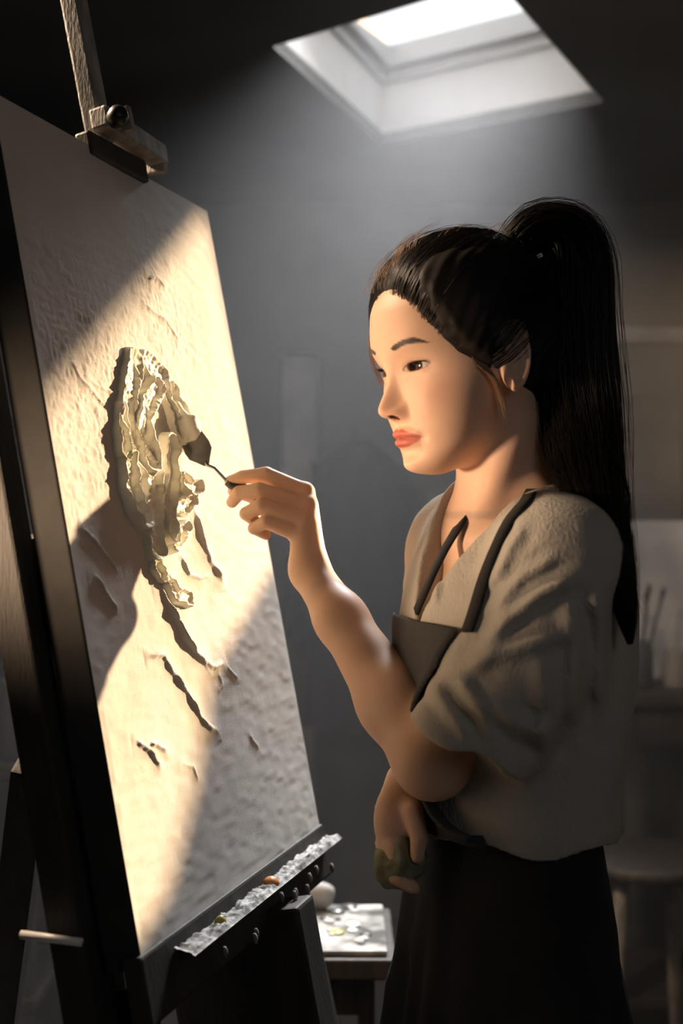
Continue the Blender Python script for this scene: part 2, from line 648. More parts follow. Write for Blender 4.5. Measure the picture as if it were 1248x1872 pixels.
# fine ridges left by the knife
st([(150, 965), (180, 1005), (212, 1045)], .0022, .0035)
st([(168, 1052), (188, 1085), (212, 1118)], .0025, .004)
st([(352, 930), (366, 985), (385, 1030), (404, 1062)], .0030, .0045)
st([(331, 1020), (343, 1050), (362, 1056), (380, 1050)], .0018, .003)
st([(283, 1060), (300, 1100), (330, 1160), (360, 1205), (388, 1222), (405, 1210)], .0028, .0052)
st([(300, 1098), (335, 1168), (380, 1230)], .0020, .0025)
st([(268, 1200), (292, 1198), (315, 1232), (345, 1278), (370, 1318), (395, 1342)], .0024, .0045)
st([(395, 1270), (403, 1252), (398, 1235)], .0016, .002)
st([(245, 1355), (268, 1372), (290, 1400)], .0020, .0035)
st([(270, 1362), (285, 1362), (302, 1374)], .0022, .0035)
st([(330, 1395), (352, 1400), (362, 1425)], .0016, .0015)
st([(455, 1345), (470, 1365)], .0012, .002)
st([(268, 505), (285, 512), (300, 528)], .0022, .003)
st([(262, 560), (300, 585), (322, 622)], .0016, .002)
st([(160, 700), (205, 720), (235, 700)], .0016, .002)
st([(130, 660), (150, 700), (190, 745)], .0016, .002)
st([(412, 1218), (432, 1240)], .0018, .002)
# the heavy knife work: plateaus with a raised edge
st([(238, 662), (226, 720), (222, 770), (240, 825), (258, 850)], .016, .011, 'slab')
st([(262, 664), (286, 690), (305, 735), (322, 785)], .016, .009, 'slab')
st([(275, 712), (255, 745), (250, 790), (262, 845)], .015, .014, 'slab')
st([(300, 712), (318, 762), (332, 806)], .013, .013, 'slab')
st([(226, 850), (226, 885), (238, 925), (250, 945)], .016, .014, 'slab')
st([(268, 850), (272, 900), (270, 950), (274, 1000)], .017, .011, 'slab')
st([(300, 815), (300, 870), (296, 930), (300, 975)], .015, .013, 'slab')
st([(325, 880), (342, 896), (352, 892)], .009, .012, 'slab')
st([(312, 925), (332, 928), (342, 915)], .009, .009, 'slab')
st([(305, 1000), (318, 975), (330, 966)], .008, .014, 'slab')
st([(276, 1005), (278, 1040), (286, 1050)], .009, .009, 'slab')
st([(296, 1060), (316, 1092), (338, 1096)], .008, .010, 'slab')
st([(215, 750), (212, 800), (214, 830)], .009, .012, 'slab')


def relief(U, Vv, thick):
    q = np.stack([U.ravel(), Vv.ravel()], 1)
    q3 = np.column_stack([q, np.zeros(len(q))])
    wob = np.column_stack([vnoise(q3, 60, 1), vnoise(q3, 60, 2)]) * 0.0024 + np.column_stack([vnoise(q3, 170, 3), vnoise(q3, 170, 4)]) * 0.0008
    q = q + wob
    out = np.zeros(len(q))
    for pts, w, h, kind, _t in STROKES:
        if (kind == 'slab') != thick:
            continue
        bb0 = np.min(pts, axis=0) - w * 4
        bb1 = np.max(pts, axis=0) + w * 4
        m = ((q > bb0) & (q < bb1)).all(1)
        if not m.any():
            continue
        d, t = polydist(q[m], pts)
        if kind == 'ridge':
            hh = h * np.exp(-(d / w) ** 2) * (0.75 + 0.5 * vnoise(q3[m], 75, 5)) * np.minimum(1, np.minimum(t, 1 - t) * 8 + 0.1)
            hh += h * 0.25 * np.exp(-(d / (w * 4)) ** 2)
            out[m] += hh
        else:
            e = d / w
            prof = smooth01(1.06 - e, 0, 0.22) * (0.52 + 0.62 * smooth01(e, 0.35, 0.9))
            hh = h * prof * (0.84 + 0.26 * vnoise(q3[m], 70, 6) + 0.20 * t) * .82 * (1 + 0.11 * np.sin(e * 9 + 6 * vnoise(q3[m], 45, 8)))
            out[m] = np.maximum(out[m], hh)
    if thick:
        out += np.where(out > .0015, 0.0012 * vnoise(q3, 260, 9), 0)
    return out.reshape(U.shape)


def grid_faces(nu, nv):
    i = np.arange((nu) * (nv)).reshape(nu, nv)
    return np.stack([i[:-1, :-1].ravel(), i[1:, :-1].ravel(), i[1:, 1:].ravel(), i[:-1, 1:].ravel()], 1)


nu, nv = 340, 590
uu, vv = np.meshgrid(np.linspace(0.0006, CW - .0006, nu), np.linspace(.0006, CHT - .0006, nv), indexing='ij')
H = relief(uu, vv, False)
q3 = np.column_stack([uu.ravel(), vv.ravel(), np.zeros(uu.size)])
broad = (vnoise(q3, 14, 11) * 0.0012 + vnoise(q3 * np.array([1, 2.2, 1]), 55, 12) * 0.0006).reshape(uu.shape)
ru, rv = c_uv(175, 720)
rough = np.exp(-(((uu - ru) / .13) ** 2 + ((vv - rv) / .13) ** 2))
fine = (np.abs(vnoise(q3, 120, 13)) * 0.0012 + np.abs(vnoise(q3, 260, 14)) * .0008).reshape(uu.shape)
ru2, rv2 = c_uv(300, 560)
rough += 0.7 * np.exp(-(((uu - ru2) / .06) ** 2 + ((vv - rv2) / .08) ** 2))
edge = np.minimum.reduce([uu, CW - uu, vv, CHT - vv])
H = (H + (broad + fine * (0.15 + 1.0 * rough)) * 0.8) * smooth01(edge, 0, .01) + 0.0008
Vp = CB + uu[..., None] * CD + vv[..., None] * CU + H[..., None] * CN
mesh_obj('paint_layer', Vp.reshape(-1, 3), grid_faces(nu, nv), M['canvas'], canvas)

# the thick impasto as its own skin of paint
b0 = np.min([np.min(s[0], 0) for s in STROKES if s[3] == 'slab'], 0) - .03
b1 = np.max([np.max(s[0], 0) for s in STROKES if s[3] == 'slab'], 0) + .03
nu, nv = 300, 520
uu, vv = np.meshgrid(np.linspace(b0[0], b1[0], nu), np.linspace(b0[1], b1[1], nv), indexing='ij')
H = relief(uu, vv, True)
keep = H > 0.0006
fq = grid_faces(nu, nv)
fq = fq[keep.ravel()[fq].any(1)]
used, inv = np.unique(fq, return_inverse=True)
Vp = (CB + uu[..., None] * CD + vv[..., None] * CU + (H[..., None] + .0003) * CN).reshape(-1, 3)[used]
o = mesh_obj('thick_paint', Vp, inv.reshape(fq.shape), M['thick'], canvas)
o['label'] = 'heavy cream and olive ridges of paint'

# ------------------------------------------------------------------ easel
easel = empty('wooden_easel', (-0.15, 1.35, 0), 'dark wooden studio easel leaning back and holding the big canvas', 'easel')


def to_floor(p, q):
    """extend the line p to q down to the floor"""
    p, q = np.array(p), np.array(q)
    t = (0.0 - p[2]) / (q[2] - p[2])
    return p + (q - p) * t


mt = c_pt(CW * .5, CHT + 0.02, -TH - .03)
mb_ = c_pt(CW * .5, -0.15, -TH - .03)
MB().bar(mt, to_floor(mt, mb_), .07, .035, up=CD, bev=.004).build('mast', M['easel_wood'], easel)
# pale upper slide with its clamp
pa, pb = P(184, 262, 1.30), P(112, -120, 1.30)
MB().bar(pa, pb, .021, .026, up=CD, bev=.003).build('upper_slide', M['pale_wood'], easel)
ca = P(180, 214, 1.275)
cb2 = P(292, 288, 1.40)
cdv = (cb2 - ca) / np.linalg.norm(cb2 - ca)
MB().bar(ca, cb2, .024, .022, up=CN, bev=.003).build('top_clamp', M['pale_wood'], easel)
MB().bar(P(286, 286, 1.395), P(288, 318, 1.395), .012, .022, up=CN, bev=.002).build('clamp_lip', M['pale_wood'], easel)
MB().bar(P(152, 262, 1.262), P(258, 318, 1.375), .026, .018, up=CN, bev=.003).build('clamp_shade_bar', M['easel_wood'], easel)  # dark bar put in for the shade beneath the clamp
kn = P(215, 212, 1.27)
MB().lathe(kn, [(.004, -.012), (.010, -.010), (.011, .004), (.007, .010), (.003, .011)], 14, axis=(0.5, -0.85, 0.1)).build('clamp_knob', M['black_metal'], easel, True)
MB().bar(P(227, 196, 1.285), P(236, 240, 1.285), .009, .012, up=CN, bev=.001).build('clamp_plate', M['pale_wood'], easel)
# lower ledge under the canvas
LE0 = c_pt(-0.006, -0.0175, -.006)
LE1 = c_pt(CW + .004, -0.0175, -.006)
MB().bar(LE0, LE1, .020, .062, up=CU, bev=.003).build('ledge', M['easel_wood'], easel)
# crust of dried paint along the ledge
nu, nv = 260, 18
uu, vv = np.meshgrid(np.linspace(0.05, CW + .003, nu), np.linspace(.002, .026, nv), indexing='ij')
q3 = np.column_stack([uu.ravel(), vv.ravel(), uu.ravel() * 0])
hh = (0.003 + 0.0045 * np.abs(vnoise(q3, 70, 21)) + 0.003 * np.abs(vnoise(q3, 190, 22)) + .003 * np.maximum(0, vnoise(q3, 24, 23))).reshape(uu.shape)
ed = np.minimum(smooth01(vv, .002, .006), smooth01(.026 - vv, 0, .005))
Vp = CB + uu[..., None] * CD + (-.0065 + (hh * ed)[..., None]) * CU + vv[..., None] * CN
o = mesh_obj('paint_crust', Vp.reshape(-1, 3), grid_faces(nu, nv), M['tray'], easel)
o['label'] = 'pale crust of dried paint along the ledge'
for k in range(11):
    u = rnd.uniform(.06, CW)
    c = c_pt(u, rnd.uniform(-.012, -.030), .0268)
    MB().lathe(c, [(.0008, -.009), (.0022, -.006), (.0027, -.002), (.0015, .002)], 8, axis=CU).build('paint_drip', M['pale_wood'], easel, True)
for (u, m, s) in ((.262, 'ochre_paint', .009), (.13, 'olive_paint', .006)):
    c = c_pt(u, .001, .016)
    MB().lathe(c, [(s * .6, -.006), (s, -.003), (s * .9, .001), (s * .5, .004), (s * .1, .005)], 10, axis=CU + CN * .3).build('paint_blob', M[m], easel, True)
# front mast below the ledge, side post, legs and foot
q0 = c_pt(CW * .62, -.03, -.005)
q1 = c_pt(CW * .62, -.4, -.005)
MB().bar(q0, to_floor(q0, q1) * np.array([1, 1, 1]), .09, .05, up=CD, bev=.004).build('lower_mast', M['easel_wood'], easel)
for u0, dx in ((.05, -.10), (CW - .03, .08)):
    a = c_pt(u0, -.03, -.04)
    f = to_floor(a, c_pt(u0, -.4, -.06) + CD * dx)
    MB().bar(a, f, .045, .03, up=CN, bev=.004).build('leg', M['easel_wood'], easel)
# post with a squared top standing beside the near edge
a = P(72, 978, 1.13)
b = P(182, 1800, 1.17)
MB().bar(a, to_floor(a, b), .040, .045, up=(0, 1, 0), bev=.003).build('side_post', M['easel_wood'], easel)
a = P(20, 420, 1.16)
b = P(150, 1400, 1.16)
MB().bar(c_pt(.0, .70, -.062), c_pt(.0, -.25, -.062), .03, .034, up=CN, bev=.003).build('frame_rail', M['easel_wood'], easel)
MB().bar(c_pt(.0, .10, -.070), c_pt(CW, .10, -.070), .04, .03, up=CN, bev=.003).build('cross_bar', M['easel_wood'], easel)
a = P(-10, 1560, 1.20)
MB().bar(P(60, 1400, 1.16), to_floor(P(60, 1400, 1.16), P(10, 1800, 1.28)), .035, .03, up=(0, 1, 0), bev=.003).build('rear_leg', M['easel_wood'], easel)
pg = MB().tube([P(38, 1708, 1.045), P(150, 1723, 1.035)], .0036, 10).build('peg', M['white_paint'], easel, True)
pg['label'] = 'thin pale rod sticking out sideways'

# ------------------------------------------------------------------ the painter
yaw, pitch = math.radians(27), math.radians(11)
FH = np.array([-math.cos(yaw) * math.cos(pitch), -math.sin(yaw) * math.cos(pitch), -math.sin(pitch)])
LH = np.array([math.sin(yaw), -math.cos(yaw), 0.0])        # towards her left side, which is the side we see
UH = np.cross(FH, LH)
HO = np.array([0.127, 1.205, CAMH + 0.141])                # midway between the ears


def to_head(p):
    q = p - HO
    return np.stack([q @ FH, q @ LH, q @ UH], -1)


def from_head(f, l, u):
    return HO + FH * f + LH * l + UH * u


def table(us, cols):
    g = np.linspace(us[0], us[-1], 240)
    out = []
    for c in cols:
        y = np.interp(g, us, c)
        k = np.hanning(15)
        k /= k.sum()
        ypad = np.concatenate([np.full(7, y[0]) + (y[0] - y[7:0:-1]), y, np.full(7, y[-1]) + (y[-1] - y[-2:-9:-1])])
        out.append(np.convolve(ypad, k, 'valid'))
    return g, out


TU = [-.0965, -.092, -.087, -.081, -.074, -.064, -.050, -.035, -.015, .005, .025, .045, .070, .095]
TF = [.056, .070, .079, .083, .0835, .0825, .0845, .0855, .0855, .0850, .0880, .0905, .0870, .0740]
TB = [.044, .030, .020, .012, .004, -.004, -.012, -.020, -.030, -.040, -.050, -.055, -.055, -.040]
TW = [.006, .016, .024, .031, .0390, .0475, .0550, .0605, .0655, .0680, .0675, .0670, .0640, .0540]
TG, (TTF, TTB, TTW) = table(TU, [TF, TB, TW])


def gauss(x, s):
    return np.exp(-(x / s) ** 2)


NU_ = np.array([-.041, -.037, -.0335, -.0305, -.0265, -.022, -.017, -.008, .002, .012, .022, .032])
NN_ = np.array([.000, .0035, .0110, .0190, .0228, .0232, .0205, .0145, .0085, .0040, .0010, .000])
EYE = (.0655, .0315, .0125)
ER = .0122


def face_bump(l, u):
    al = np.abs(l)
    D = np.interp(u, NU_, NN_) * np.exp(-(al / np.interp(u, [-.04, -.025, -.012, .01, .03], [.0100, .0092, .0078, .0062, .010])) ** 2.3)
    D += .0085 * gauss(al - .0115, .0058) * gauss(u + .0275, .0065)                      # wings of the nose
    D -= .0022 * gauss(al - .0175, .0030) * gauss(u + .027, .008)
    D -= .0100 * gauss(al - .030, .0165) * gauss(u - .0125, .0115)                      # eye sockets
    D -= .0050 * gauss(al - .0165, .0085) * gauss(u - .014, .010)
    D += .0022 * gauss(al - .030, .020) * gauss(u - .034, .008)                         # brow
    D += .0035 * gauss(al - .038, .020) * gauss(u + .022, .020)                         # cheeks
    D += .0058 * gauss(al, .019) * gauss(u + .054, .013)                                # muzzle
    bow = .0012 * gauss(al - .006, .004)
    ml = -.0535 - .0016 * smooth01(al, .010, .026) + .0008 * gauss(al, .006)            # mouth line
    wl = np.clip(1 - (al / .0245) ** 2, 0, 1)
    D += .0052 * gauss(u - (ml + .0045) - bow, .0040) * wl ** .8
    D += .0060 * gauss(u - (ml - .0053), .0046) * np.clip(1 - (al / .021) ** 2, 0, 1) ** .8
    D -= .0030 * gauss(u - ml, .0011) * wl ** .5
    D -= .0022 * gauss(al - .0255, .0040) * gauss(u - ml, .0045)
    D -= .0014 * gauss(al, .0028) * gauss(u + .043, .0060)                              # philtrum
    D -= .0038 * gauss(al, .015) * gauss(u + .0690, .0060)                              # under the lip
    D += .0065 * gauss(al, .0150) * gauss(u + .082, .0115)                              # chin
    return D


def head_sdf(q):
    f, l, u = q[:, 0], q[:, 1], q[:, 2]
    al = np.abs(l)
    F_ = np.interp(u, TG, TTF)
    B_ = np.interp(u, TG, TTB)
    W_ = np.maximum(np.interp(u, TG, TTW), .004)
    c, A = (F_ + B_) / 2, np.maximum((F_ - B_) / 2, .004)
    s = smooth01(f, .02, .06)
    fd = f - face_bump(l, u) * s
    n = 2.25
    v = ((np.abs((fd - c) / A) ** n + (al / W_) ** n) ** (1 / n) - 1) * np.minimum(A, W_)
    v = smax(v, -.0955 - u, .007)
    v = smax(v, u - .092, .02)
    cr = sd_ell(q, (-.002, 0, .040), (.0930, .0730, .0850))
    d = smin(v, cr, .016)
    # ear
    qe = np.stack([f + .004 + .20 * (u), al - .0715 - .12 * np.maximum(0, -(f + .004)), u - .002], -1)
    qe = qe * 1.13
    ear = sd_ell(qe, (0, 0, 0), (.0165, .0070, .0300))
    rim = np.abs(np.sqrt((qe[:, 0] / .0145) ** 2 + (qe[:, 2] / .0275) ** 2) - 1) * .015
    rimd = np.sqrt(rim ** 2 + (qe[:, 1] - .0060) ** 2) - .0030
    rimd = np.where((qe[:, 0] > .006) & (qe[:, 2] < .008), 1, rimd)
    con = sd_ell(qe, (.001, .008, -.002), (.0088, .0060, .0150))
    ear = smin(smax(ear, -con, .003), rimd, .003)
    d = smin(d, ear, .004)
    # nostrils
    d = smax(d, -sd_ell(np.stack([f, al, u], -1), (.0985, .0068, -.0345), (.0060, .0030, .0050)), .0015)
    # eyelids and the opening between them
    qa = np.stack([f, al, u], -1)
    e = np.linalg.norm(qa - np.array(EYE), axis=1)
    d = smin(d, e - (ER + .0016), .0035)
    lp = (al - EYE[1]) / .0142
    mid = EYE[2] - .0005 + .0011 * lp
    hu = .0042 * np.clip(1 - lp ** 2, 0, 1) ** .6
    hl = .0033 * np.clip(1 - lp ** 2, 0, 1) ** .8
    du = np.where(u > mid, (u - mid) - hu, (mid - u) - hl)
    alm = np.maximum(du, (np.abs(lp) - 1) * .0142)
    cav = np.maximum(np.maximum(alm, e - .0185), EYE[0] + .002 - f)
    d = np.maximum(d, -cav)
    crease = gauss(u - (mid + hu + .0028), .0008) * np.clip(1 - (lp * .85) ** 2, 0, 1) * (f > .06) * (al > .015)
    return d + crease * .0006


# neck, trunk, arms, legs (centimetre landmarks taken along the picture's sight lines)
NK0 = from_head(-.022, 0, -.035)
NK1 = P(938, 925, 1.235)
NK2 = P(945, 1010, 1.255)
SH_N = P(1016, 1012, 1.115)
SH_F = P(846, 1004, 1.335)
EL_N = P(790, 1390, 1.150)
WR_N = P(566, 1044, 1.305)
EL_F = P(815, 1400, 1.29)
WR_F = P(744, 1430, 1.20)
PELV = P(930, 1620, 1.25)
cy_, sy_ = math.cos(math.radians(28)), math.sin(math.radians(28))
BF = np.array([-cy_, -sy_, 0.0])       # body forward
BL = np.array([sy_, -cy_, 0.0])        # body left
BAX = np.array([BF, BL, (0, 0, 1.0)])

# left hand round the knife
HD = .008
J = {
    'index': [P(556, 900, 1.318), P(486, 868, 1.322), P(444, 872, 1.325), P(420, 880, 1.326)],
    'middle': [P(561, 925, 1.306), P(474, 897, 1.305), P(437, 901, 1.311), P(424, 918, 1.319)],
    'ring': [P(557, 950, 1.298), P(478, 925, 1.294), P(450, 939, 1.303), P(468, 955, 1.318)],
    'little': [P(549, 977, 1.296), P(486, 954, 1.292), P(464, 966, 1.299), P(486, 978, 1.312)],
    'thumb': [P(558, 985, 1.325), P(508, 938, 1.340), P(462, 905, 1.340), P(428, 897, 1.336)],
}
R = {'index': [.0105, .0088, .0074, .0062], 'middle': [.0108, .0090, .0077, .0064], 'ring': [.0103, .0086, .0073, .0062],
     'little': [.0095, .0075, .0065, .0056], 'thumb': [.0150, .0108, .0092, .0076]}


def hand_sdf(p):
    palm = None
    for i, nme in enumerate(('index', 'middle', 'ring', 'little')):
        a = J[nme][0]
        b = WR_N + (a - WR_N) * 0.12 + np.array([0.0, .000, .004 - .004 * i])
        e = sd_cone(p, a, b, .0118 - .0006 * i, .0150)
        palm = e if palm is None else smin(palm, e, .010)
    th = sd_cone(p, J['thumb'][0], WR_N, .0150, .0150)
    palm = smin(palm, th, .012)
    d = palm
    for nme in J:
        f = sd_chain(p, J[nme], R[nme], .0015)
        d = smin(d, f, .0028)
        k = sd_ell(p, J[nme][0] + np.array([0, -.002, .001]), (.0115,) * 3)
    return d


def far_hand_sdf(p):
    d = sd_ell(p, WR_F + np.array([-.012, -.010, -.035]), (.022, .016, .038))
    for i in range(4):
        a = WR_F + np.array([-.024 + .003 * i, -.012 - .006 * i + .008, -.060])
        d = smin(d, sd_chain(p, [a, a + np.array([.004, -.006, -.026]), a + np.array([.020, -.008, -.036])], [.0085, .0078, .0065], .002), .004)
    a = WR_F + np.array([.004, -.024, -.022])
    return smin(d, sd_chain(p, [a, a + np.array([.006, -.008, -.024]), a + np.array([.004, -.006, -.044])], [.011, .009, .0075], .002), .005)


def body_sdf(p, full=True):
    d = head_sdf(to_head(p))
    nk = sd_cone(p, NK0, NK1, .047, .050)
    nk = smin(nk, sd_cone(p, NK1, NK2, .050, .062), .03)
    # sterno-mastoid line
    scm = sd_cone(p, from_head(-.022, .040, -.055), P(872, 985, 1.175), .010, .008)
    nk = smin(nk, scm, .022)
    d = smin(d, nk, .022)
    sh = smin(sd_cone(p, SH_N + np.array([0, 0, -.01]), NK2 + np.array([0, 0, -.03]), .042, .046), sd_cone(p, SH_F + np.array([0, 0, -.01]), NK2 + np.array([0, 0, -.03]), .042, .046), .03)
    col = smin(sd_cone(p, P(868, 985, 1.175), SH_N + np.array([0, 0, .022]), .010, .013), sd_cone(p, P(862, 985, 1.19), SH_F + np.array([0, 0, .022]), .010, .013), .01)
    sh = smin(sh, col, .014)
    ch = sd_ell(p, P(938, 1125, 1.245), (.074, .120, .165), BAX)
    br = smin(sd_ell(p, P(892, 1155, 1.165), (.050, .052, .060), BAX), sd_ell(p, P(864, 1155, 1.235), (.050, .052, .060), BAX), .03)
    wa = sd_ell(p, P(932, 1400, 1.25), (.070, .095, .20), BAX)
    pv = sd_ell(p, PELV, (.072, .100, .13), BAX)
    t = smin(smin(smin(ch, sh, .05), smin(wa, pv, .06), .08), br, .03)
    d = smin(d, t, .02)
    if not full:
        return d
    near = sd_chain(p, [SH_N, EL_N], [.043, .034], .02)
    # forearm: thick near the elbow, tapering to the wrist, flattened a little
    m1 = EL_N + (WR_N - EL_N) * .28
    m2 = EL_N + (WR_N - EL_N) * .72
    near = smin(near, sd_chain(p, [EL_N, m1, m2, WR_N], [.034, .0345, .0250, .0205], .02), .02)
    far = smin(sd_cone(p, SH_F, EL_F, .043, .034), sd_cone(p, EL_F, WR_F, .036, .022), .02)
    d = smin(d, near, .01)
    d = smin(d, far, .01)
    d = smin(d, hand_sdf(p), .012)
    d = smin(d, far_hand_sdf(p), .010)
    for s in (-1, 1):
        hip = PELV + BL * s * .058 + np.array([0, 0, -.03])
        kn_ = hip * [1, 1, 0] + np.array([0, 0, .47]) + BF * .01
        an = kn_ * [1, 1, 0] + np.array([0, 0, .085]) - BF * .03
        leg = sd_chain(p, [hip, kn_, an], [.064, .050, .036], .03)
        foot = sd_cone(p, an + np.array([0, 0, -.04]), an + BF * .13 + np.array([0, 0, -.055]), .034, .026)
        d = smin(d, smin(leg, foot, .02), .03)
    return d


def paint_tint(V):
    q = to_head(V)
    f, l, u = q[:, 0], q[:, 1], q[:, 2]
    al = np.abs(l)
    base = np.array([.70, .46, .335])
    c = np.tile(base, (len(V), 1))

    def mixin(col, w):
        w = np.clip(w, 0, 1)[:, None]
        c[:] = c * (1 - w) + np.array(col) * w
    front = (f > .045) & (u > -.12) & (u < .12)
    mixin((.74, .38, .29), .35 * gauss(al - .042, .018) * gauss(u + .015, .017) * front)
    mixin((.70, .36, .28), .35 * gauss(al, .012) * gauss(u + .025, .010) * (f > .09))
    ml = -.0535 - .0016 * smooth01(al, .010, .026) + .0008 * gauss(al, .006)
    wl = np.clip(1 - (al / .0245) ** 2, 0, 1)
    hu = .0085 * wl ** .7 + .0012 * gauss(al - .006, .004) - .0010 * gauss(al, .002)
    hl = .0100 * np.clip(1 - (al / .0225) ** 2, 0, 1) ** .6
    inl = np.where(u > ml, (hu - (u - ml)), (hl - (ml - u)))
    mixin((.52, .15, .115), smooth01(inl, -.0006, .0012) * front * (al < .0245) * (wl > 0))
    mixin((.16, .03, .03), gauss(u - ml, .0009) * wl * front * .8)
    # eyebrows
    bu = .0325 + .0040 * smooth01(al, .015, .036) - .0050 * smooth01(al, .040, .056)
    bw = .0027 * smooth01(al, .013, .020) * smooth01(-al, -.055, -.040) + 1e-5
    mixin((.028, .018, .014), .97 * smooth01(1.25 - np.abs(u - bu) / bw, 0, .5) * front * (al > .013) * (al < .055))
    # lash line and shading colour of the lids
    lp = (al - EYE[1]) / .0142
    mid = EYE[2] - .0005 + .0011 * lp
    hu2 = .0042 * np.clip(1 - lp ** 2, 0, 1) ** .6
    hl2 = .0033 * np.clip(1 - lp ** 2, 0, 1) ** .8
    on = front * (np.abs(lp) < 1.12)
    mixin((.03, .018, .014), on * gauss(u - (mid + hu2 + .0004), .0011) * .95)
    mixin((.20, .09, .06), on * gauss(u - (mid - hl2 - .0002), .0008) * .6)
    mixin((.45, .24, .17), on * gauss(u - (mid + hu2 + .0030), .0009) * .5)
    mixin((.12, .03, .02), (np.linalg.norm(np.stack([f - .0985, al - .0068, u + .0345], -1) / np.array([.007, .0036, .006]), axis=1) < 1) * 1.0)
    # nails
    for nme in ('index', 'middle', 'ring', 'little', 'thumb'):
        tip = J[nme][-1]
        out = tip - J[nme][-2]
        out /= np.linalg.norm(out)
        mixin((.80, .52, .44), gauss(np.linalg.norm(V - (tip + out * .002 + np.array([0, -.004, .003])), axis=1), .005) * .7)
    return c


person = empty('person', (PELV[0], PELV[1], 0), 'young person with a long black ponytail, linen blouse and dark apron working at the easel', 'person')

HB = [(HO + np.array([-.150, -.135, -.148])), (HO + np.array([.150, .135, .150]))]
AB = [np.array([-.150, 1.262, CAMH - .100]), np.array([-.018, 1.372, CAMH + .062])]
pieces = [extract(lambda p: body_sdf(p, False), HB[0], HB[1], .0015, 3.0), extract(body_sdf, AB[0], AB[1], .0014, 2.0),
          extract(body_sdf, (-.16, .98, -.02), (.40, 1.56, CAMH + .05), .0046, 2.0)]


def inside(V, b, m):
    return ((V > b[0] + m) & (V < b[1] - m)).all(1)


V3, Q3 = pieces[2]
dead = inside(V3, HB, .006) | inside(V3, AB, .005)
Q3 = Q3[~dead[Q3].all(1)]
V2, Q2 = pieces[1]
Vall, Qall, off_ = [], [], 0
for V_, Q_ in ((pieces[0]), (V2, Q2), (V3, Q3)):
    u_, i_ = np.unique(Q_, return_inverse=True)
    Vall.append(V_[u_])
    Qall.append(i_.reshape(Q_.shape) + off_)
    off_ += len(u_)
Vall, Qall = np.concatenate(Vall), np.concatenate(Qall)
mesh_obj('body', Vall, Qall, M['skin'], person, colors=paint_tint(Vall))
print('BODY', len(Vall))

# eyes
for s in (1, -1):
    c = from_head(EYE[0], s * EYE[1], EYE[2])
    gz = np.array([-1.0, -.62 if s > 0 else -.50, -.17])
    gz /= np.linalg.norm(gz)
    bm = bmesh.new()
    bmesh.ops.create_uvsphere(bm, u_segments=48, v_segments=32, radius=1)
    Ve = np.array([v.co[:] for v in bm.verts])
    Fe = [[v.index for v in f.verts] for f in bm.faces]
    bm.free()
    rot = np.array(Vector(gz).to_track_quat('Z', 'Y').to_matrix())
    Ve = Ve @ rot.T
    ang = np.degrees(np.arccos(np.clip(Ve @ gz, -1, 1)))
    colr = np.tile([.70, .66, .63], (len(Ve), 1))
    colr[ang < 29] = (.055, .025, .014)
    colr[ang < 13] = (.004, .004, .004)
    Ve = Ve * (ER + .0005 * np.exp(-(ang / 20) ** 2))[:, None] + c
    mesh_obj('eye', Ve, Fe, M['eye'], person, colors=colr)
# eyelashes
for s in (1, -1):
    m = MB()
    for k in range(34):
        lp = -0.9 + 1.95 * k / 33
        al = EYE[1] + .0142 * min(lp, .98)
        u = EYE[2] - .0005 + .0011 * lp + .0042 * max(0, 1 - lp * lp) ** .6
        rr = math.sqrt(max(0, (ER + .0014) ** 2 - (al - EYE[1]) ** 2 - (u - EYE[2]) ** 2))
        a = (EYE[0] + rr, al, u)
        L = .0058 + .002 * max(lp, 0)
        pts = [from_head(a[0] + L * t * (1 - .25 * lp), s * (a[1] + L * t * .55 * lp), a[2] - .0012 * math.sin(t * 2.2) + L * t * t * .45) for t in (0, .35, .7, 1)]
        m.tube(pts, [.00022, .0002, .00013, .00004], 4)
    m.build('eyelashes', M['strand'], person, True)

# ---------------- hair
HC = np.array([-.002, 0, .040])
HR = np.array([.0930, .0730, .0850])
TIE = from_head(-.066, .004, .108)


def fh_line(u):
    return np.interp(u, [-.08, -.06, -.045, -.030, -.015, 0, .010, .020, .032, .045, .058, .072, .085, .10],
                     [-.070, -.058, -.046, -.030, -.004, .030, .044, .055, .064, .0715, .0765, .0800, .0820, .083])


def hair_thick(q):
    f, l, u = q[:, 0], q[:, 1], q[:, 2]
    wig = .0006 * np.sin(u * 420) + .0005 * np.sin(l * 500 + 1)
    g = fh_line(u) - f + wig
    # ear stays free
    er = np.sqrt(((f + .004 + .2 * u) / .021) ** 2 + ((u - .002) / .034) ** 2)
    g = np.where(np.abs(l) > .045, np.minimum(g, (er - 1) * .03), g)
    back = np.maximum(np.maximum(0, .02 - f), 0)
    t = -.004 - .03 * smooth01(-g, 0, .012) + .0135 * smooth01(g, -.002, .018) + .004 * smooth01(g, .01, .05)
    return t, g


def hair_sdf(p):
    q = to_head(p)
    t, g = hair_thick(q)
    base = smin(sd_ell(q, HC, HR), head_nape(q), .02)
    # combed grooves running towards the tie
    td = q - np.array([-.066, .004, .112])
    ang = np.arctan2(td[:, 1], td[:, 0] * .8 + td[:, 2] * .6)
    ang2 = np.arctan2(td[:, 2], np.hypot(td[:, 0], td[:, 1]))
    gr = np.sin(ang * 46 + 5 * ang2) * .0005 + np.sin(ang * 23 + 2 + 3 * ang2) * .0004 + vnoise(np.stack([ang * 6, ang2 * 2, q[:, 0] * 10], -1), 3.0, 31) * .0003
    return base - t - gr * smooth01(g, .0, .02)


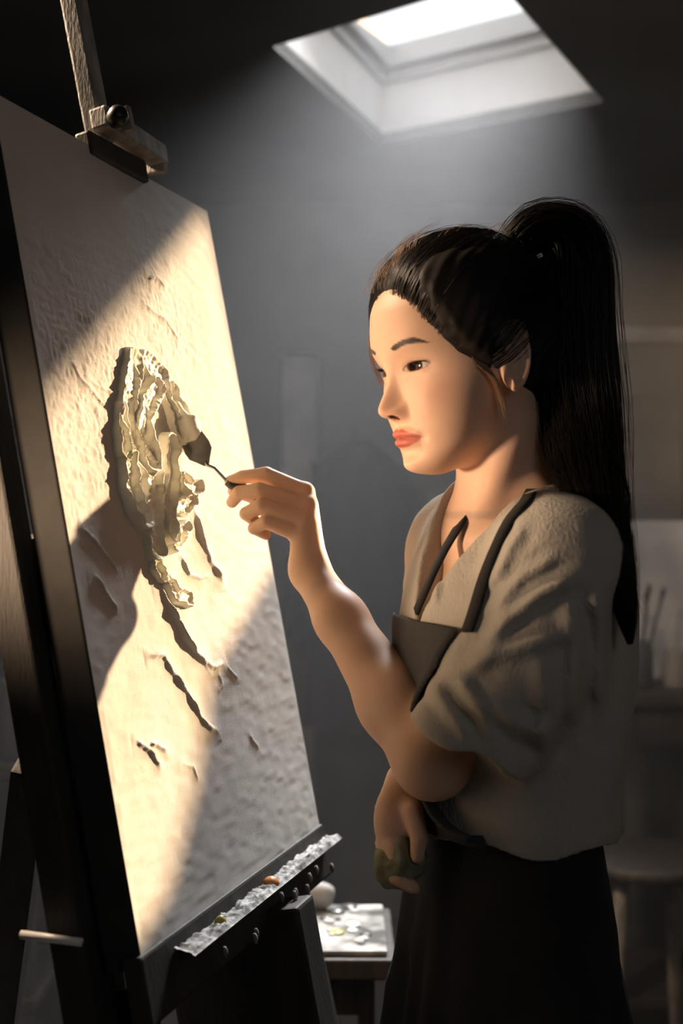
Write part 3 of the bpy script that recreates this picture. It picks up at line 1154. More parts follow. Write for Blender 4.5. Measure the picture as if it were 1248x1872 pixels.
def head_nape(q):
    f, l, u = q[:, 0], q[:, 1], q[:, 2]
    F_ = np.interp(u, TG, TTF)
    B_ = np.interp(u, TG, TTB)
    W_ = np.maximum(np.interp(u, TG, TTW), .004)
    c, A = (F_ + B_) / 2, np.maximum((F_ - B_) / 2, .004)
    n = 2.25
    v = ((np.abs((f - c) / A) ** n + (np.abs(l) / W_) ** n) ** (1 / n) - 1) * np.minimum(A, W_)
    v = smax(v, -.0955 - u, .007)
    v = smax(v, u - .092, .02)
    nk = sd_cone(q, (-.022, 0, -.035), (-.035, 0, -.13), .046, .048)
    return smin(v, nk, .02)


Vq, Qq = extract(lambda p: np.maximum(hair_sdf(p), -(to_head(p)[:, 2] + .085)), HO - .135, HO + .155, .0020, 2.5)
hair = mesh_obj('hair', Vq, Qq, M['hair'], person)

# ponytail core
TC = [(from_head(-.062, .004, .106), .016), (P(968, 424, 1.205), .020), (P(1002, 417, 1.205), .024), (P(1036, 434, 1.205), .030),
      (P(1052, 480, 1.205), .034), (P(1054, 560, 1.20), .0345), (P(1058, 660, 1.195), .036), (P(1064, 760, 1.19), .037),
      (P(1072, 850, 1.165), .034), (P(1092, 930, 1.12), .026), (P(1120, 1010, 1.09), .0175), (P(1137, 1080, 1.085), .0120), (P(1147, 1140, 1.085), .0070), (P(1151, 1178, 1.085), .002)]
tc_t = np.linspace(0, 1, len(TC))
tc_p = np.array([t[0] for t in TC])
tc_r = np.array([t[1] for t in TC])


def spl(tq, xs, ys):
    """Catmull-Rom through ys at even parameters"""
    tq = np.asarray(tq)
    n = len(ys) - 1
    x = np.clip(tq, 0, 1) * n
    i = np.minimum(x.astype(int), n - 1)
    t = (x - i)
    if ys.ndim > 1:
        t = t[..., None]
    g = lambda k: ys[np.clip(k, 0, n)]
    a, b, c, d = g(i - 1), g(i), g(i + 1), g(i + 2)
    return .5 * ((2 * b) + (c - a) * t + (2 * a - 5 * b + 4 * c - d) * t * t + (3 * b - a - 3 * c + d) * t ** 3)


ts = np.linspace(0, 1, 90)
cp, cr_ = spl(ts, tc_t, tc_p), spl(ts, tc_t, tc_r)
ns = 40
tang = np.gradient(cp, axis=0)
tang /= np.linalg.norm(tang, axis=1)[:, None]
side = np.cross(tang, np.array([0, 1.0, 0]))
side /= np.linalg.norm(side, axis=1)[:, None]
dep = np.cross(tang, side)
V_ = []
for i in range(len(ts)):
    for k in range(ns):
        a = 2 * math.pi * k / ns
        rr = cr_[i] * (0.90 + .05 * math.sin(a * 7 + ts[i] * 9) + .03 * math.sin(a * 17 + ts[i] * 14))
        V_.append(cp[i] + side[i] * math.cos(a) * rr + dep[i] * math.sin(a) * rr * .72)
F_ = grid_faces(len(ts), ns)
wrap = np.array([(i * ns + ns - 1, (i + 1) * ns + ns - 1, (i + 1) * ns, i * ns) for i in range(len(ts) - 1)])
pony = mesh_obj('ponytail', np.array(V_), np.concatenate([F_, wrap]), M['hair'], person)
tiem = MB()
d0 = cp[6] - cp[2]
tiem.lathe(cp[4], [(.015, -.007), (.019, -.005), (.0205, 0), (.019, .005), (.015, .007)], 20, axis=d0)
tiem.build('hair_tie', M['hair'], person, True)


def strands(name, paths, r0, parent, m):
    """thin three-sided strands, one mesh"""
    Vs, Fs = [], []
    b = 0
    for pts in paths:
        pts = np.asarray(pts)
        n = len(pts)
        t = np.gradient(pts, axis=0)
        t /= np.linalg.norm(t, axis=1)[:, None] + 1e-12
        s_ = np.cross(t, np.array([.3, 1.0, .2]))
        s_ /= np.linalg.norm(s_, axis=1)[:, None] + 1e-12
        d_ = np.cross(t, s_)
        rr = r0 * np.linspace(1, .35, n)
        for k in range(3):
            a = 2 * math.pi * k / 3
            Vs.append(pts + (s_ * math.cos(a) + d_ * math.sin(a)) * rr[:, None])
        for k in range(3):
            k2 = (k + 1) % 3
            i = np.arange(n - 1)
            Fs.append(np.stack([b + k * n + i, b + k2 * n + i, b + k2 * n + i + 1, b + k * n + i + 1], 1))
        b += 3 * n
    return mesh_obj(name, np.concatenate(Vs), np.concatenate(Fs), m, parent)


# combed strands over the scalp, each from near the hairline back to the tie
paths = []
TQ = np.array([-.064, .004, .110])
for k in range(2600):
    # a root on the hairline or anywhere on the scalp
    if k < 700:
        u = npr.uniform(-.045, .095)
        f = fh_line(u) - abs(npr.normal(0, .003)) - .001
        s = 1 if npr.rand() < .8 else -1
        g = 1 - ((f - HC[0]) / HR[0]) ** 2 - ((u - HC[2]) / HR[2]) ** 2
        if g < 0.02:
            continue
        root = np.array([f, s * HR[1] * math.sqrt(g), u])
        if (abs(root[1]) > .045) and ((f + .004 + .2 * u) / .021) ** 2 + ((u - .002) / .034) ** 2 < 1.1:
            continue
    else:
        v = npr.normal(size=3)
        v /= np.linalg.norm(v)
        root = HC + v * HR
        if root[0] > fh_line(root[2]) - .004 or root[2] < -.02 or root[1] < -.03:
            continue
    r1 = (root - HC) / HR
    r2 = (TQ - HC) / HR
    r1 = r1 / np.linalg.norm(r1)
    r2 = r2 / np.linalg.norm(r2)
    n = 14
    t = np.linspace(0, 1, n)[:, None]
    om = math.acos(max(-1, min(1, r1 @ r2)))
    if om < .15:
        continue
    v = (np.sin((1 - t) * om) * r1 + np.sin(t * om) * r2) / math.sin(om)
    # sag a little so the sweep follows the skull sideways first
    sag = np.array([0, 0, -.18]) * np.sin(t * math.pi) * (1 if r1[0] > .2 else .4)
    v = v + sag
    v /= np.linalg.norm(v, axis=1)[:, None]
    lift = .0128 + .0025 * np.sin(t * math.pi * .5) - .009 * (1 - np.minimum(1, t * 5)) + npr.uniform(0, .0016) + (npr.rand() < .05) * npr.uniform(.001, .005) * np.sin(t * math.pi)
    q = HC + v * (HR + lift)
    q[0] = root + (r1 * .002)
    q += npr.normal(0, .00025, q.shape)
    paths.append(HO + q[:, :1] * FH + q[:, 1:2] * LH + q[:, 2:] * UH)
strands('scalp_strands', paths, .00030, hair, M['strand'])

# ponytail strands
paths = []
for k in range(1500):
    a = npr.uniform(0, 2 * math.pi)
    rr = npr.uniform(.80, 1.06) if npr.rand() < .93 else npr.uniform(1.05, 1.30)
    t1 = min(1, npr.uniform(.70, 1.02))
    t = np.linspace(npr.uniform(0, .05), t1, 26)
    c, r_ = spl(t, tc_t, tc_p), spl(t, tc_t, tc_r)
    sd = np.stack([np.interp(t, ts, side[:, j]) for j in range(3)], 1)
    dd = np.stack([np.interp(t, ts, dep[:, j]) for j in range(3)], 1)
    aa = a + .35 * np.sin(t * 5 + k)
    rad = r_ * rr * (1 + .05 * np.sin(t * 9 + k * 1.7))
    paths.append(c + sd * (np.cos(aa) * rad)[:, None] + dd * (np.sin(aa) * rad * .75)[:, None])
# loose wisps at the lower right of the tail
for k in range(26):
    x0 = npr.uniform(0, 1)
    pts = [P(1090 + 20 * x0, 760 + 40 * x0, 1.16), P(1126 + 10 * x0, 850, 1.14), P(1144 + 8 * x0, 905, 1.12), P(1136 + 20 * x0, 980, 1.10), P(1150 + 14 * x0, 1060 + 20 * x0, 1.09), P(1160 + npr.uniform(-16, 22), 1110 + npr.uniform(-20, 60), 1.085)]
    paths.append(spl(np.linspace(0, 1, 20), None, np.array(pts)))
strands('ponytail_strands', paths, .00034, pony, M['strand'])

# fine flyaway hairs
paths = []
for k in range(260):
    kind = k % 5
    if kind in (0, 1):      # above the forehead
        f, u = npr.uniform(.045, .092), 0
        a = npr.uniform(.15, 1.0)
        a = npr.uniform(.55, 1.15)
        base = np.array([math.cos(a) * .101, npr.uniform(-.030, .015), .040 + math.sin(a) * .094])
        out = (base - HC) / np.linalg.norm(base - HC)
        L = npr.uniform(.008, .026)
        back_ = np.array([-1.0, 0, .35])
        pts = [base, base + out * L * .35 + back_ * L * .3, base + out * L * .55 + back_ * L * .9 + npr.normal(0, .0008, 3), base + out * L * .45 + back_ * L * 1.7 + npr.normal(0, .001, 3)]
    elif kind in (2, 3):    # over the crown
        a = npr.uniform(.9, 2.2)
        base = np.array([math.cos(a) * .094, npr.uniform(-.03, .03), .040 + math.sin(a) * .093])
        out = (base - HC) / np.linalg.norm(base - HC)
        L = npr.uniform(.006, .018)
        pts = [base, base + out * L * .4 + np.array([-.5, 0, 0]) * L, base + out * L * .6 + np.array([-1.2, 0, 0]) * L + npr.normal(0, .002, 3), base + out * L * .5 + np.array([-2.0, 0, 0]) * L + npr.normal(0, .002, 3)]
    else:                   # nape and the wisps at the temple
        if npr.rand() < .6:
            base = np.array([-.050, .035, -.030])
            e = npr.normal(0, 1, 3)
            pts = [base, base + np.array([-.010, .004, -.03]), base + np.array([-.016, .004, -.06]) + e * .003, base + np.array([-.018, .006, -.09]) + e * .005]
        else:
            base = np.array([.074, -.030, .072])
            e = npr.normal(0, 1, 3)
            pts = [base, base + np.array([.012, -.004, -.018]), base + np.array([.012, -.008, -.045]) + e * .001, base + np.array([.004, -.010, -.072]) + e * .002]
    q = spl(np.linspace(0, 1, 12), None, np.array(pts))
    paths.append(HO + q[:, :1] * FH + q[:, 1:2] * LH + q[:, 2:] * UH)
# strand in front of the ear
for k in range(70):
    e = npr.normal(0, 1, 3)
    w_ = npr.uniform(0, 1)
    pts = [np.array([.042, .064, .030]), np.array([.028 + .010 * w_, .0715, .005]), np.array([.017 + .006 * w_, .0725, -.014]) + e * .0010, np.array([.013, .069, -.022 - .03 * w_]) + e * .002]
    q = spl(np.linspace(0, 1, 12), None, np.array(pts))
    paths.append(HO + q[:, :1] * FH + q[:, 1:2] * LH + q[:, 2:] * UH)
o = strands('loose_hairs', paths, .00024, hair, M['loose_hair'])
o['kind'] = 'stuff'

# ---------------- blouse
SL_E = P(852, 1366, 1.110)
sl_ax = (SL_E - SH_N) / np.linalg.norm(SL_E - SH_N)
FOLDS = [  # picture-plane lines on the side towards us: points (x px, y px at depth 1.1), width px, height mm
    ([(880, 1190), (930, 1128), (990, 1082), (1060, 1050)], 15, 5.5),
    ([(900, 1120), (950, 1060), (1020, 1020)], 12, 4.0),
    ([(845, 1230), (900, 1195), (985, 1172), (1050, 1150)], 16, 5.5),
    ([(850, 1270), (910, 1300), (960, 1330), (1010, 1345)], 18, 6.0),
    ([(790, 1252), (820, 1300), (860, 1345)], 12, 4.0),
    ([(835, 1235), (870, 1290), (905, 1360)], 13, 4.5),
    ([(905, 1060), (930, 1000), (960, 960)], 11, 3.0),
    ([(880, 1040), (905, 980), (925, 945)], 9, 2.5),
    ([(1090, 1060), (1100, 1180), (1095, 1320)], 16, 4.0),
    ([(1040, 1100), (1055, 1200), (1040, 1330)], 16, 3.5),
    ([(985, 1200), (1000, 1290), (990, 1400)], 18, 4.0),
    ([(780, 1000), (772, 1060), (765, 1110)], 8, 2.5),
    ([(810, 975), (800, 1040), (792, 1110)], 7, 2.0),
]


def px_of(p):
    return np.stack([624 + FPX * p[:, 0] / p[:, 1], 936 - FPX * (p[:, 2] - CAMH) / p[:, 1]], -1)


FOLD3 = []
for pts, w, hgt in FOLDS:
    FOLD3.append(([((x - 624) / FPX * 1.12, CAMH - (y - 936) / FPX * 1.12) for x, y in pts], w / FPX * 1.12, hgt * 1.3 / 1000.))


def folds(p):
    q = np.stack([p[:, 0] / p[:, 1] * 1.12, CAMH + (p[:, 2] - CAMH) / p[:, 1] * 1.12], -1)
    out = np.zeros(len(p))
    side_ = smooth01(1.24 - p[:, 1], 0, .05)
    for pts, w, hgt in FOLD3:
        d, t = polydist(q, pts)
        out += (hgt * np.exp(-(d / w) ** 2) - hgt * .5 * np.exp(-((d - w * 1.9) / w) ** 2)) * np.minimum(1, np.minimum(t, 1 - t) * 5 + .15)
    return out * side_ + .0011 * vnoise(p * np.array([1, 1, .5]), 26, 41) + .0008 * vnoise(p, 60, 42)


def torso_cloth(p):
    sh = smin(sd_cone(p, SH_N + np.array([.000, -.004, -.008]), NK2 + np.array([.006, 0, -.030]), .052, .052), sd_cone(p, SH_F, NK2 + np.array([0, 0, -.030]), .052, .052), .05)
    ch = sd_ell(p, P(940, 1130, 1.245), (.086, .130, .175), BAX)
    bk = sd_ell(p, P(952, 1160, 1.22), (.084, .108, .165), BAX)
    br = smin(sd_ell(p, P(890, 1155, 1.165), (.058, .060, .070), BAX), sd_ell(p, P(862, 1155, 1.235), (.058, .060, .070), BAX), .03)
    lo = sd_chain(p, [P(940, 1150, 1.235), P(938, 1580, 1.235)], [.092, .103], .05)
    lo2 = sd_chain(p, [P(968, 1130, 1.18), P(996, 1500, 1.17)], [.058, .062], .05)
    t = smin(smin(smin(ch, sh, .05), br, .03), smin(lo, lo2, .05), .07)
    return smin(t, bk, .05)


def sleeve_solid(p):
    a = sd_chain(p, [SH_N + np.array([.004, -.006, -.002]), SH_N + (SL_E - SH_N) * .5 + np.array([.006, -.01, -.01]), SL_E + sl_ax * .02], [.054, .058, .062], .03)
    return a


def cloth_base(p):
    d = smin(torso_cloth(p), sleeve_solid(p), .03)
    df = sd_chain(p, [SH_F, SH_F + (EL_F - SH_F) * .85], [.054, .056], .03)
    return smin(d, df, .03)


VN = [P(838, 925, 1.20), P(872, 960, 1.16), P(900, 915, 1.19), P(832, 1090, 1.12)]


def neck_cut(p):
    """V-shaped opening, measured across the front of the body"""
    l = (p - P(855, 1000, 1.19)) @ BL
    z = p[:, 2] - (CAMH - .107)                 # above the point of the V
    w = .0045 + np.clip(z, 0, 1) * .50
    v = np.maximum(np.abs(l + .002) - w, -z) * .8
    v = np.maximum(v, -((p - NK2) @ BF) - .008)
    nk = sd_chain(p, [NK1 + np.array([0, 0, .1]), NK1, NK2 + BF * .012 + np.array([0, 0, .028])], [.050, .0535, .058], .02)
    return np.minimum(v, nk)


def cloth_sdf(p):
    along = (p - SL_E) @ sl_ax
    tor = torso_cloth(p)
    slv = smax(sleeve_solid(p), along - .004 * np.sin(p[:, 0] * 90), .004)
    d = smin(tor, slv, .03)
    df = sd_chain(p, [SH_F, SH_F + (EL_F - SH_F) * .85], [.054, .056], .03)
    d = smin(d, df, .03) - folds(p)
    # the sleeve is open at its end
    core = sd_cone(p, SL_E - sl_ax * .06, SL_E + sl_ax * .10, .049, .053)
    d = np.maximum(d, -np.maximum(np.maximum(core, -along - .040), .010 - tor))
    # hem at the bottom, slanting up towards the front
    hem = (CAMH - .318 + .005 * np.sin(p[:, 0] * 60)) - p[:, 2]
    d = np.maximum(d, hem)
    return smax(d, -neck_cut(p), .003)


CB0, CB1 = (-.0, .98, CAMH - .36), (.36, 1.50, CAMH + .06)
Vc, Qc = extract(cloth_sdf, CB0, CB1, .0028, 2.0)
blouse = mesh_obj('blouse', Vc, Qc, M['blouse'], person)
# collar bands that cross at the front
bnd = MB()


def on_cloth(px, py, lift=.002, d0=1.02, lo=1.02, hi=1.45):
    """point on the blouse under a picture position"""
    ds = np.linspace(lo, hi, 300)
    pts = np.stack([P(px, py, d) for d in ds])
    f = cloth_base(pts) - folds(pts) - lift
    k = np.argmax(f < 0)
    return pts[k] if (f < 0).any() else None


# ---------------- apron: bib and straps follow the blouse
BIB = [(756, 1118), (848, 1134), (858, 1150), (846, 1205), (800, 1260), (770, 1330), (905, 1470)]


def bib_sdf(p):
    d = cloth_base(p) - folds(p) * .6
    shell = np.abs(d - .0045) - .0022
    fr = (p - P(850, 1150, 1.2)) @ BF
    l = (p - P(817, 1128, 1.17)) @ BL
    top = p[:, 2] - (CAMH - .104)
    halfw = .098 - np.clip(-(top), 0, .4) * .20
    reg = np.maximum(np.maximum(np.abs(l) - halfw, top), -(fr - .015))
    sl = sleeve_solid(p)
    reg = np.maximum(np.maximum(np.maximum(reg, .003 - sl), torso_cloth(p) - .026), CAMH - .315 - p[:, 2])
    b = np.maximum(shell, reg)
    return b


S_near = [on_cloth(853, 1155), on_cloth(868, 1110), on_cloth(884, 1055), on_cloth(905, 1000), on_cloth(930, 950), on_cloth(960, 915), P(978, 892, 1.185), P(1000, 872, 1.23), P(1000, 868, 1.27)]
S_far = [on_cloth(760, 1118), on_cloth(775, 1085), on_cloth(795, 1040), on_cloth(815, 1000), on_cloth(838, 962), P(850, 945, 1.20), P(860, 930, 1.225), P(880, 915, 1.24)]


def cloth_normal(p):
    e = .004
    g = np.array([(cloth_base(np.array([p + d * e])) - cloth_base(np.array([p - d * e])))[0] for d in np.eye(3)])
    return g / np.linalg.norm(g)


def ribbon(name, pts, w, th, m, parent):
    pts = np.array([q for q in pts if q is not None])
    t = np.linspace(0, 1, 48)
    c = spl(t, None, pts)
    tg = np.gradient(c, axis=0)
    V, Fc = [], []
    for i in range(len(c)):
        n_ = cloth_normal(c[i])
        x = np.cross(tg[i], n_)
        x /= np.linalg.norm(x)
        for a, b in ((-w, -th), (-w * .9, th), (w * .9, th), (w, -th)):
            V.append(c[i] + x * a + n_ * b)
    for i in range(len(c) - 1):
        for k in range(4):
            Fc.append((i * 4 + k, i * 4 + (k + 1) % 4, i * 4 + 4 + (k + 1) % 4, i * 4 + 4 + k))
    Fc += [(0, 1, 2, 3), tuple(len(V) - k for k in (1, 2, 3, 4))]
    return mesh_obj(name, V, Fc, m, parent)


Vb, Qb = extract(bib_sdf, (0.0, 1.0, CAMH - .36), (.30, 1.45, CAMH - .08), .0020, 2.5)
apron = mesh_obj('apron_bib', Vb, Qb, M['apron'], person)
ribbon('apron_strap', S_near, .0075, .0016, M['apron_black'], person)
ribbon('apron_strap', S_far, .0060, .0016, M['apron_black'], person)


def skirt_sdf(p):
    z = p[:, 2]
    c0 = P(922, 1560, 1.235)
    drop = np.clip(c0[2] - z, -.2, .7)
    cx = c0[0] + .02 * drop
    rel = np.stack([p[:, 0] - cx, p[:, 1] - c0[1]], -1)
    f = rel @ BF[:2]
    l = rel @ BL[:2]
    a = np.arctan2(l, f)
    k = smooth01(drop, -.02, .35)
    fold = (np.sin(a * 11 + 1.5 * np.sin(a * 3)) * .007 + np.sin(a * 5 + 1) * .007) * k + .002 * vnoise(p, 30, 51)
    A, B = .080 + .15 * np.clip(drop, -.05, .4), .128 + .15 * np.clip(drop, -.05, .4)
    d = (np.sqrt((f / A) ** 2 + (l / B) ** 2) - 1) * np.minimum(A, B) - fold
    d = np.maximum(d, z - (CAMH - .300 + .022 * np.cos(a)))
    return np.maximum(d, .42 - z)


Vk, Qk = extract(skirt_sdf, (-.12, .95, .40), (.40, 1.55, CAMH - .24), .0040, 2.5)
mesh_obj('apron_skirt', Vk, Qk, M['apron_black'], person)
# waist ties
wt = MB()
for (x0, y0, x1, y1, dd) in ((742, 1520, 735, 1568, 1.10), (1056, 1560, 1084, 1660, 1.12)):
    pass
# trousers and shoes, below the frame
for s in (-1, 1):
    hip = PELV + BL * s * .058 + np.array([0, 0, -.03])
    kn_ = hip * [1, 1, 0] + np.array([0, 0, .47]) + BF * .01
    an = kn_ * [1, 1, 0] + np.array([0, 0, .085]) - BF * .03
    MB().tube([hip + (kn_ - hip) * t for t in (0.3, .6, 1)] + [kn_ + (an - kn_) * t for t in (.4, .8, .95)], [.072, .066, .060, .056, .052, .053], 20).build('trouser_leg', M['trouser'], person, True)
    fn = lambda p, an=an: np.maximum(smin(sd_cone(p, an + np.array([0, 0, -.035]), an + BF * .135 + np.array([0, 0, -.050]), .041, .034), sd_cone(p, an, an + np.array([0, 0, -.05]), .040, .040), .02), .002 - p[:, 2])
    Vt, Qt = extract(fn, an + np.array([-.22, -.15, -.10]), an + np.array([.10, .12, .06]), .005, 2.0)
    mesh_obj('shoe', Vt, Qt, M['shoe'], person)

# ---------------- palette knife in the hand
KT = c_pt(*c_uv(322, 778), .010)
KB = P(378, 850, 1.322)
knife = empty('palette_knife', KB, 'palette knife with a dark diamond blade held against the wet paint', 'palette knife')
ax_ = (KT - KB)
LBL = np.linalg.norm(ax_)
ax_ /= LBL
sidek = P(352, 862, 1.335) - P(385, 822, 1.335)
sidek -= ax_ * (sidek @ ax_)
sidek /= np.linalg.norm(sidek)
nrm = np.cross(ax_, sidek)
prof = [(0, .003), (.006, .0075), (.014, .0140), (.022, .0150), (.040, .0125), (.058, .0075), (LBL, .0015)]
Vv, Ff = [], []
for t, w in prof:
    for sgn in (-1, 1):
        for h in (-.0004, .0004):
            Vv.append(KB + ax_ * t + sidek * sgn * w + nrm * (h + .0016 * math.sin(t / LBL * 3)))
for i in range(len(prof) - 1):
    a = i * 4
    for q in ((0, 2, 6, 4), (3, 1, 5, 7), (1, 0, 4, 5), (2, 3, 7, 6)):
        Ff.append([a + k for k in q])
Ff += [[0, 1, 3, 2], [len(Vv) - 4, len(Vv) - 2, len(Vv) - 1, len(Vv) - 3]]
mesh_obj('blade', Vv, Ff, M['steel'], knife, smooth=False)
MB().tube([KB + ax_ * .004, KB, P(392, 855, 1.321), P(404, 868, 1.322), P(414, 879, 1.323), P(424, 885, 1.324)], [.0022, .0019, .0018, .0018, .0020, .0024], 10).build('neck', M['steel'], knife, True)
MB().tube([P(414, 880, 1.324), P(422, 885, 1.325), P(446, 894, 1.327), P(500, 920, 1.322), P(545, 950, 1.318)], [.0045, .0058, .0062, .0065, .006], 14).build('handle', M['handle'], knife, True)
# lump of paint on the blade tip
fn = lambda p: smin(sd_ell(p, KT + ax_ * -.006 + CN * .002, (.014, .012, .016)), sd_ell(p, KT + np.array([-.012, .0, .010]), (.012, .010, .015)), .01) - .0016 * vnoise(p, 150, 61)
Vt, Qt = extract(fn, KT - .045, KT + .045, .0012, 3.0)
pl = mesh_obj('paint_lump', Vt, Qt, M['thick'], knife)
pl['label'] = 'lump of cream paint on the tip'

# rag in the far hand
rc = WR_F + np.array([-.006, -.012, -.075])
fn = lambda p: sd_ell(p, rc, (.026, .020, .030)) - .006 * vnoise(p, 55, 71) - .002 * vnoise(p, 130, 72)
Vt, Qt = extract(fn, rc - .055, rc + .055, .0022, 3.0)
rag = mesh_obj('paint_rag', Vt, Qt, M['rag'])
props(rag, 'crumpled rag with olive paint stains in the lowered hand', 'rag')

# ------------------------------------------------------------------ background of the studio
WHITE, GREYC, DARKC = M['white_paint'], M['grey_canvas'], M['dark_canvas']


def leaning_canvas(name, c, w, h, yawd, lean, face, label, group=None, thick=.025, bars=False):
    """stretched canvas standing on its lower edge at c, leaning back"""
    a = math.radians(yawd)
    x = np.array([math.cos(a), math.sin(a), 0])
    nb = np.array([-math.sin(a), math.cos(a), 0])          # away from us
    u = np.array([0, 0, math.cos(lean)]) + nb * math.sin(lean)
    n = np.cross(x, u)
    t = empty(name, c, label, 'canvas', group)
    c = np.array(c)
    MB().obox(c + u * h / 2 - n * thick * .15, x, u, n, w / 2, h / 2, thick * .35, bev=.003).build('stretched_cloth', face, t)
    s = .028
    MB().obox(c + u * (h - s / 2) - n * thick * .7, x, u, n, w / 2, s / 2, thick * .3).build('stretcher_bar', M['pale_wood'], t)
    MB().obox(c + u * (s / 2) - n * thick * .7, x, u, n, w / 2, s / 2, thick * .3).build('stretcher_bar', M['pale_wood'], t)
    for sg in (-1, 1):
        MB().obox(c + u * h / 2 + x * sg * (w / 2 - s / 2) - n * thick * .7, x, u, n, s / 2, h / 2 - s, thick * .3).build('stretcher_bar', M['pale_wood'], t)
    return t


def table(name, x0, x1, y0, y1, z, m, label, legs=.03, shelf=None, cat='table'):
    t = empty(name, ((x0 + x1) / 2, (y0 + y1) / 2, 0), label, cat)
    MB().box((x0, y0, z - .03), (x1, y1, z), bev=.004).build('table_top', m, t)
    for sx in (x0 + .04, x1 - .04):
        for sy in (y0 + .04, y1 - .04):
            MB().box((sx - legs / 2, sy - legs / 2, .0), (sx + legs / 2, sy + legs / 2, z - .03), bev=.002).build('leg', m, t)
    MB().box((x0 + .05, y0 + .03, z - .09), (x1 - .05, y0 + .045, z - .03)).build('apron_rail', m, t)
    if shelf:
        MB().box((x0 + .03, y0 + .03, shelf - .018), (x1 - .03, y1 - .03, shelf), bev=.002).build('lower_shelf', m, t)
    return t


def jar(c, r, h, m, label, group, brushes=0, cat='jar'):
    t = empty('brush_jar' if brushes else 'jar', c, label, cat, group)
    MB().lathe(c, [(r * .82, 0), (r, .01), (r, h * .75), (r * .88, h * .9), (r * .92, h), (r * .82, h), (r * .80, h * .85), (r * .85, .02)], 18).build('vessel', m, t, True)
    c = np.array(c)
    for k in range(brushes):
        a = k * 2.4
        d = np.array([math.cos(a) * .25, math.sin(a) * .25, 1])
        L = h * (1.7 + .35 * math.sin(k * 3.1))
        b0 = c + np.array([math.cos(a) * r * .2, math.sin(a) * r * .2, .022])
        br = MB().tube([b0, b0 + d * L], .0035, 6).build('brush', M['pale_wood'] if k % 2 else M['dark_wood'], t, True)
        MB().tube([b0 + d * L, b0 + d * (L + .018), b0 + d * (L + .03)], [.004, .0065, .001], 6).build('bristles', M['dark_wood'], br, True)
    return t


# small stool table with the mixing palette, between easel and painter
st_ = table('side_table', P(540, 0, 1.75)[0], P(720, 0, 1.75)[0], 1.68, 1.90, 0.755, M['dark_wood'], 'small dark side table behind the painter carrying the messy palette', legs=.022)
PZ = .756
pal = empty('mixing_palette', ((P(530, 0, 1.75)[0] + P(690, 0, 1.75)[0]) / 2, 1.79, PZ), 'pale rectangular palette smeared with grey and olive paint', 'palette')
px0, px1 = P(535, 0, 1.75)[0], P(705, 0, 1.75)[0]
MB().box((px0, 1.69, PZ), (px1, 1.89, PZ + .008), bev=.002).build('board', M['palette'], pal)
for k in range(20):
    x, y, s = rnd.uniform(px0 + .015, px1 - .015), rnd.uniform(1.705, 1.875), rnd.uniform(.005, .014)
    m = M[rnd.choice(['white_paint', 'grey_canvas', 'dark_jar', 'grey_canvas', 'dark_jar'])] if k != 7 else M['olive_paint']
    if k == 7:
        x, y, s = P(616, 0, 1.76)[0], 1.76, .011
    MB().lathe((x, y, PZ + .0082), [(s, 0), (s * 1.05, .002), (s * .8, s * .3), (s * .4, s * .42), (.0005, s * .5)], 10).build('paint_blob', m, pal, True)
rg = rc2 = np.array([P(572, 0, 1.86)[0], 1.86, PZ + .030])
fn = lambda p: sd_ell(p, rc2, (.030, .018, .022)) - .011 * vnoise(p, 45, 81)
Vt, Qt = extract(fn, rc2 - .055, rc2 + .055, .003, 3.0)
o = mesh_obj('crumpled_cloth', Vt, Qt, M['grey_canvas'])
props(o, 'crumpled pale cloth lying at the back of the palette', 'cloth')

# dark smock hanging on the back wall
sx = P(655, 0, 3.6)[0]
smk = empty('hanging_smock', (sx, 3.70, CAMH - .3), 'long dark smock hanging from a hook on the back wall', 'smock')
V, n = [], 36
levels = [(1.60, .030, .02), (1.56, .09, .035), (1.50, .135, .045), (1.30, .125, .05), (1.05, .135, .055), (.85, .15, .06), (.72, .155, .06)]
for z, a, b in levels:
    for k in range(n):
        th = 2 * math.pi * k / n
        f_ = 1 + .10 * math.sin(th * 7 + z * 3) + .05 * math.sin(th * 13)
        V.append((sx + math.cos(th) * a * f_, 3.66 + math.sin(th) * b * f_, z))
Fq = [(i * n + k, i * n + (k + 1) % n, (i + 1) * n + (k + 1) % n, (i + 1) * n + k) for i in range(len(levels) - 1) for k in range(n)] + [tuple(range(n))]
mesh_obj('cloth_body', V, Fq, M['apron_black'], smk)
for s in (-1, 1):
    MB().tube([(sx + s * .11, 3.66, 1.52), (sx + s * .165, 3.65, 1.38), (sx + s * .185, 3.65, 1.15), (sx + s * .18, 3.66, 1.0)], [.04, .042, .038, .040], 12).build('sleeve', M['apron_black'], smk, True)
MB().tube([(sx, 3.74, 1.63), (sx, 3.69, 1.63), (sx, 3.66, 1.60), (sx, 3.66, 1.585)], .006, 8).build('hook', M['black_metal'], smk, True)

# pictures on the back wall
def picture(x0, x1, z0, z1, m, label, y=3.75, fw=.03, fm=None):
    t = empty('framed_picture', ((x0 + x1) / 2, y, z0), label, 'picture', None)
    MB().box((x0 + fw * .6, y - .018, z0 + fw * .6), (x1 - fw * .6, y - .006, z1 - fw * .6)).build('picture_sheet', m, t)
    fm = fm or M['dark_wood']
    MB().box((x0, y - .03, z0), (x1, y - .002, z0 + fw), bev=.003).build('frame_bar', fm, t)
    MB().box((x0, y - .03, z1 - fw), (x1, y - .002, z1), bev=.003).build('frame_bar', fm, t)
    MB().box((x0, y - .03, z0 + fw), (x0 + fw, y - .002, z1 - fw), bev=.003).build('frame_bar', fm, t)
    MB().box((x1 - fw, y - .03, z0 + fw), (x1, y - .002, z1 - fw), bev=.003).build('frame_bar', fm, t)
    return t


def Z(py, d):
    return CAMH - (py - 936) / FPX * d


def X(px, d):
    return (px - 624) / FPX * d


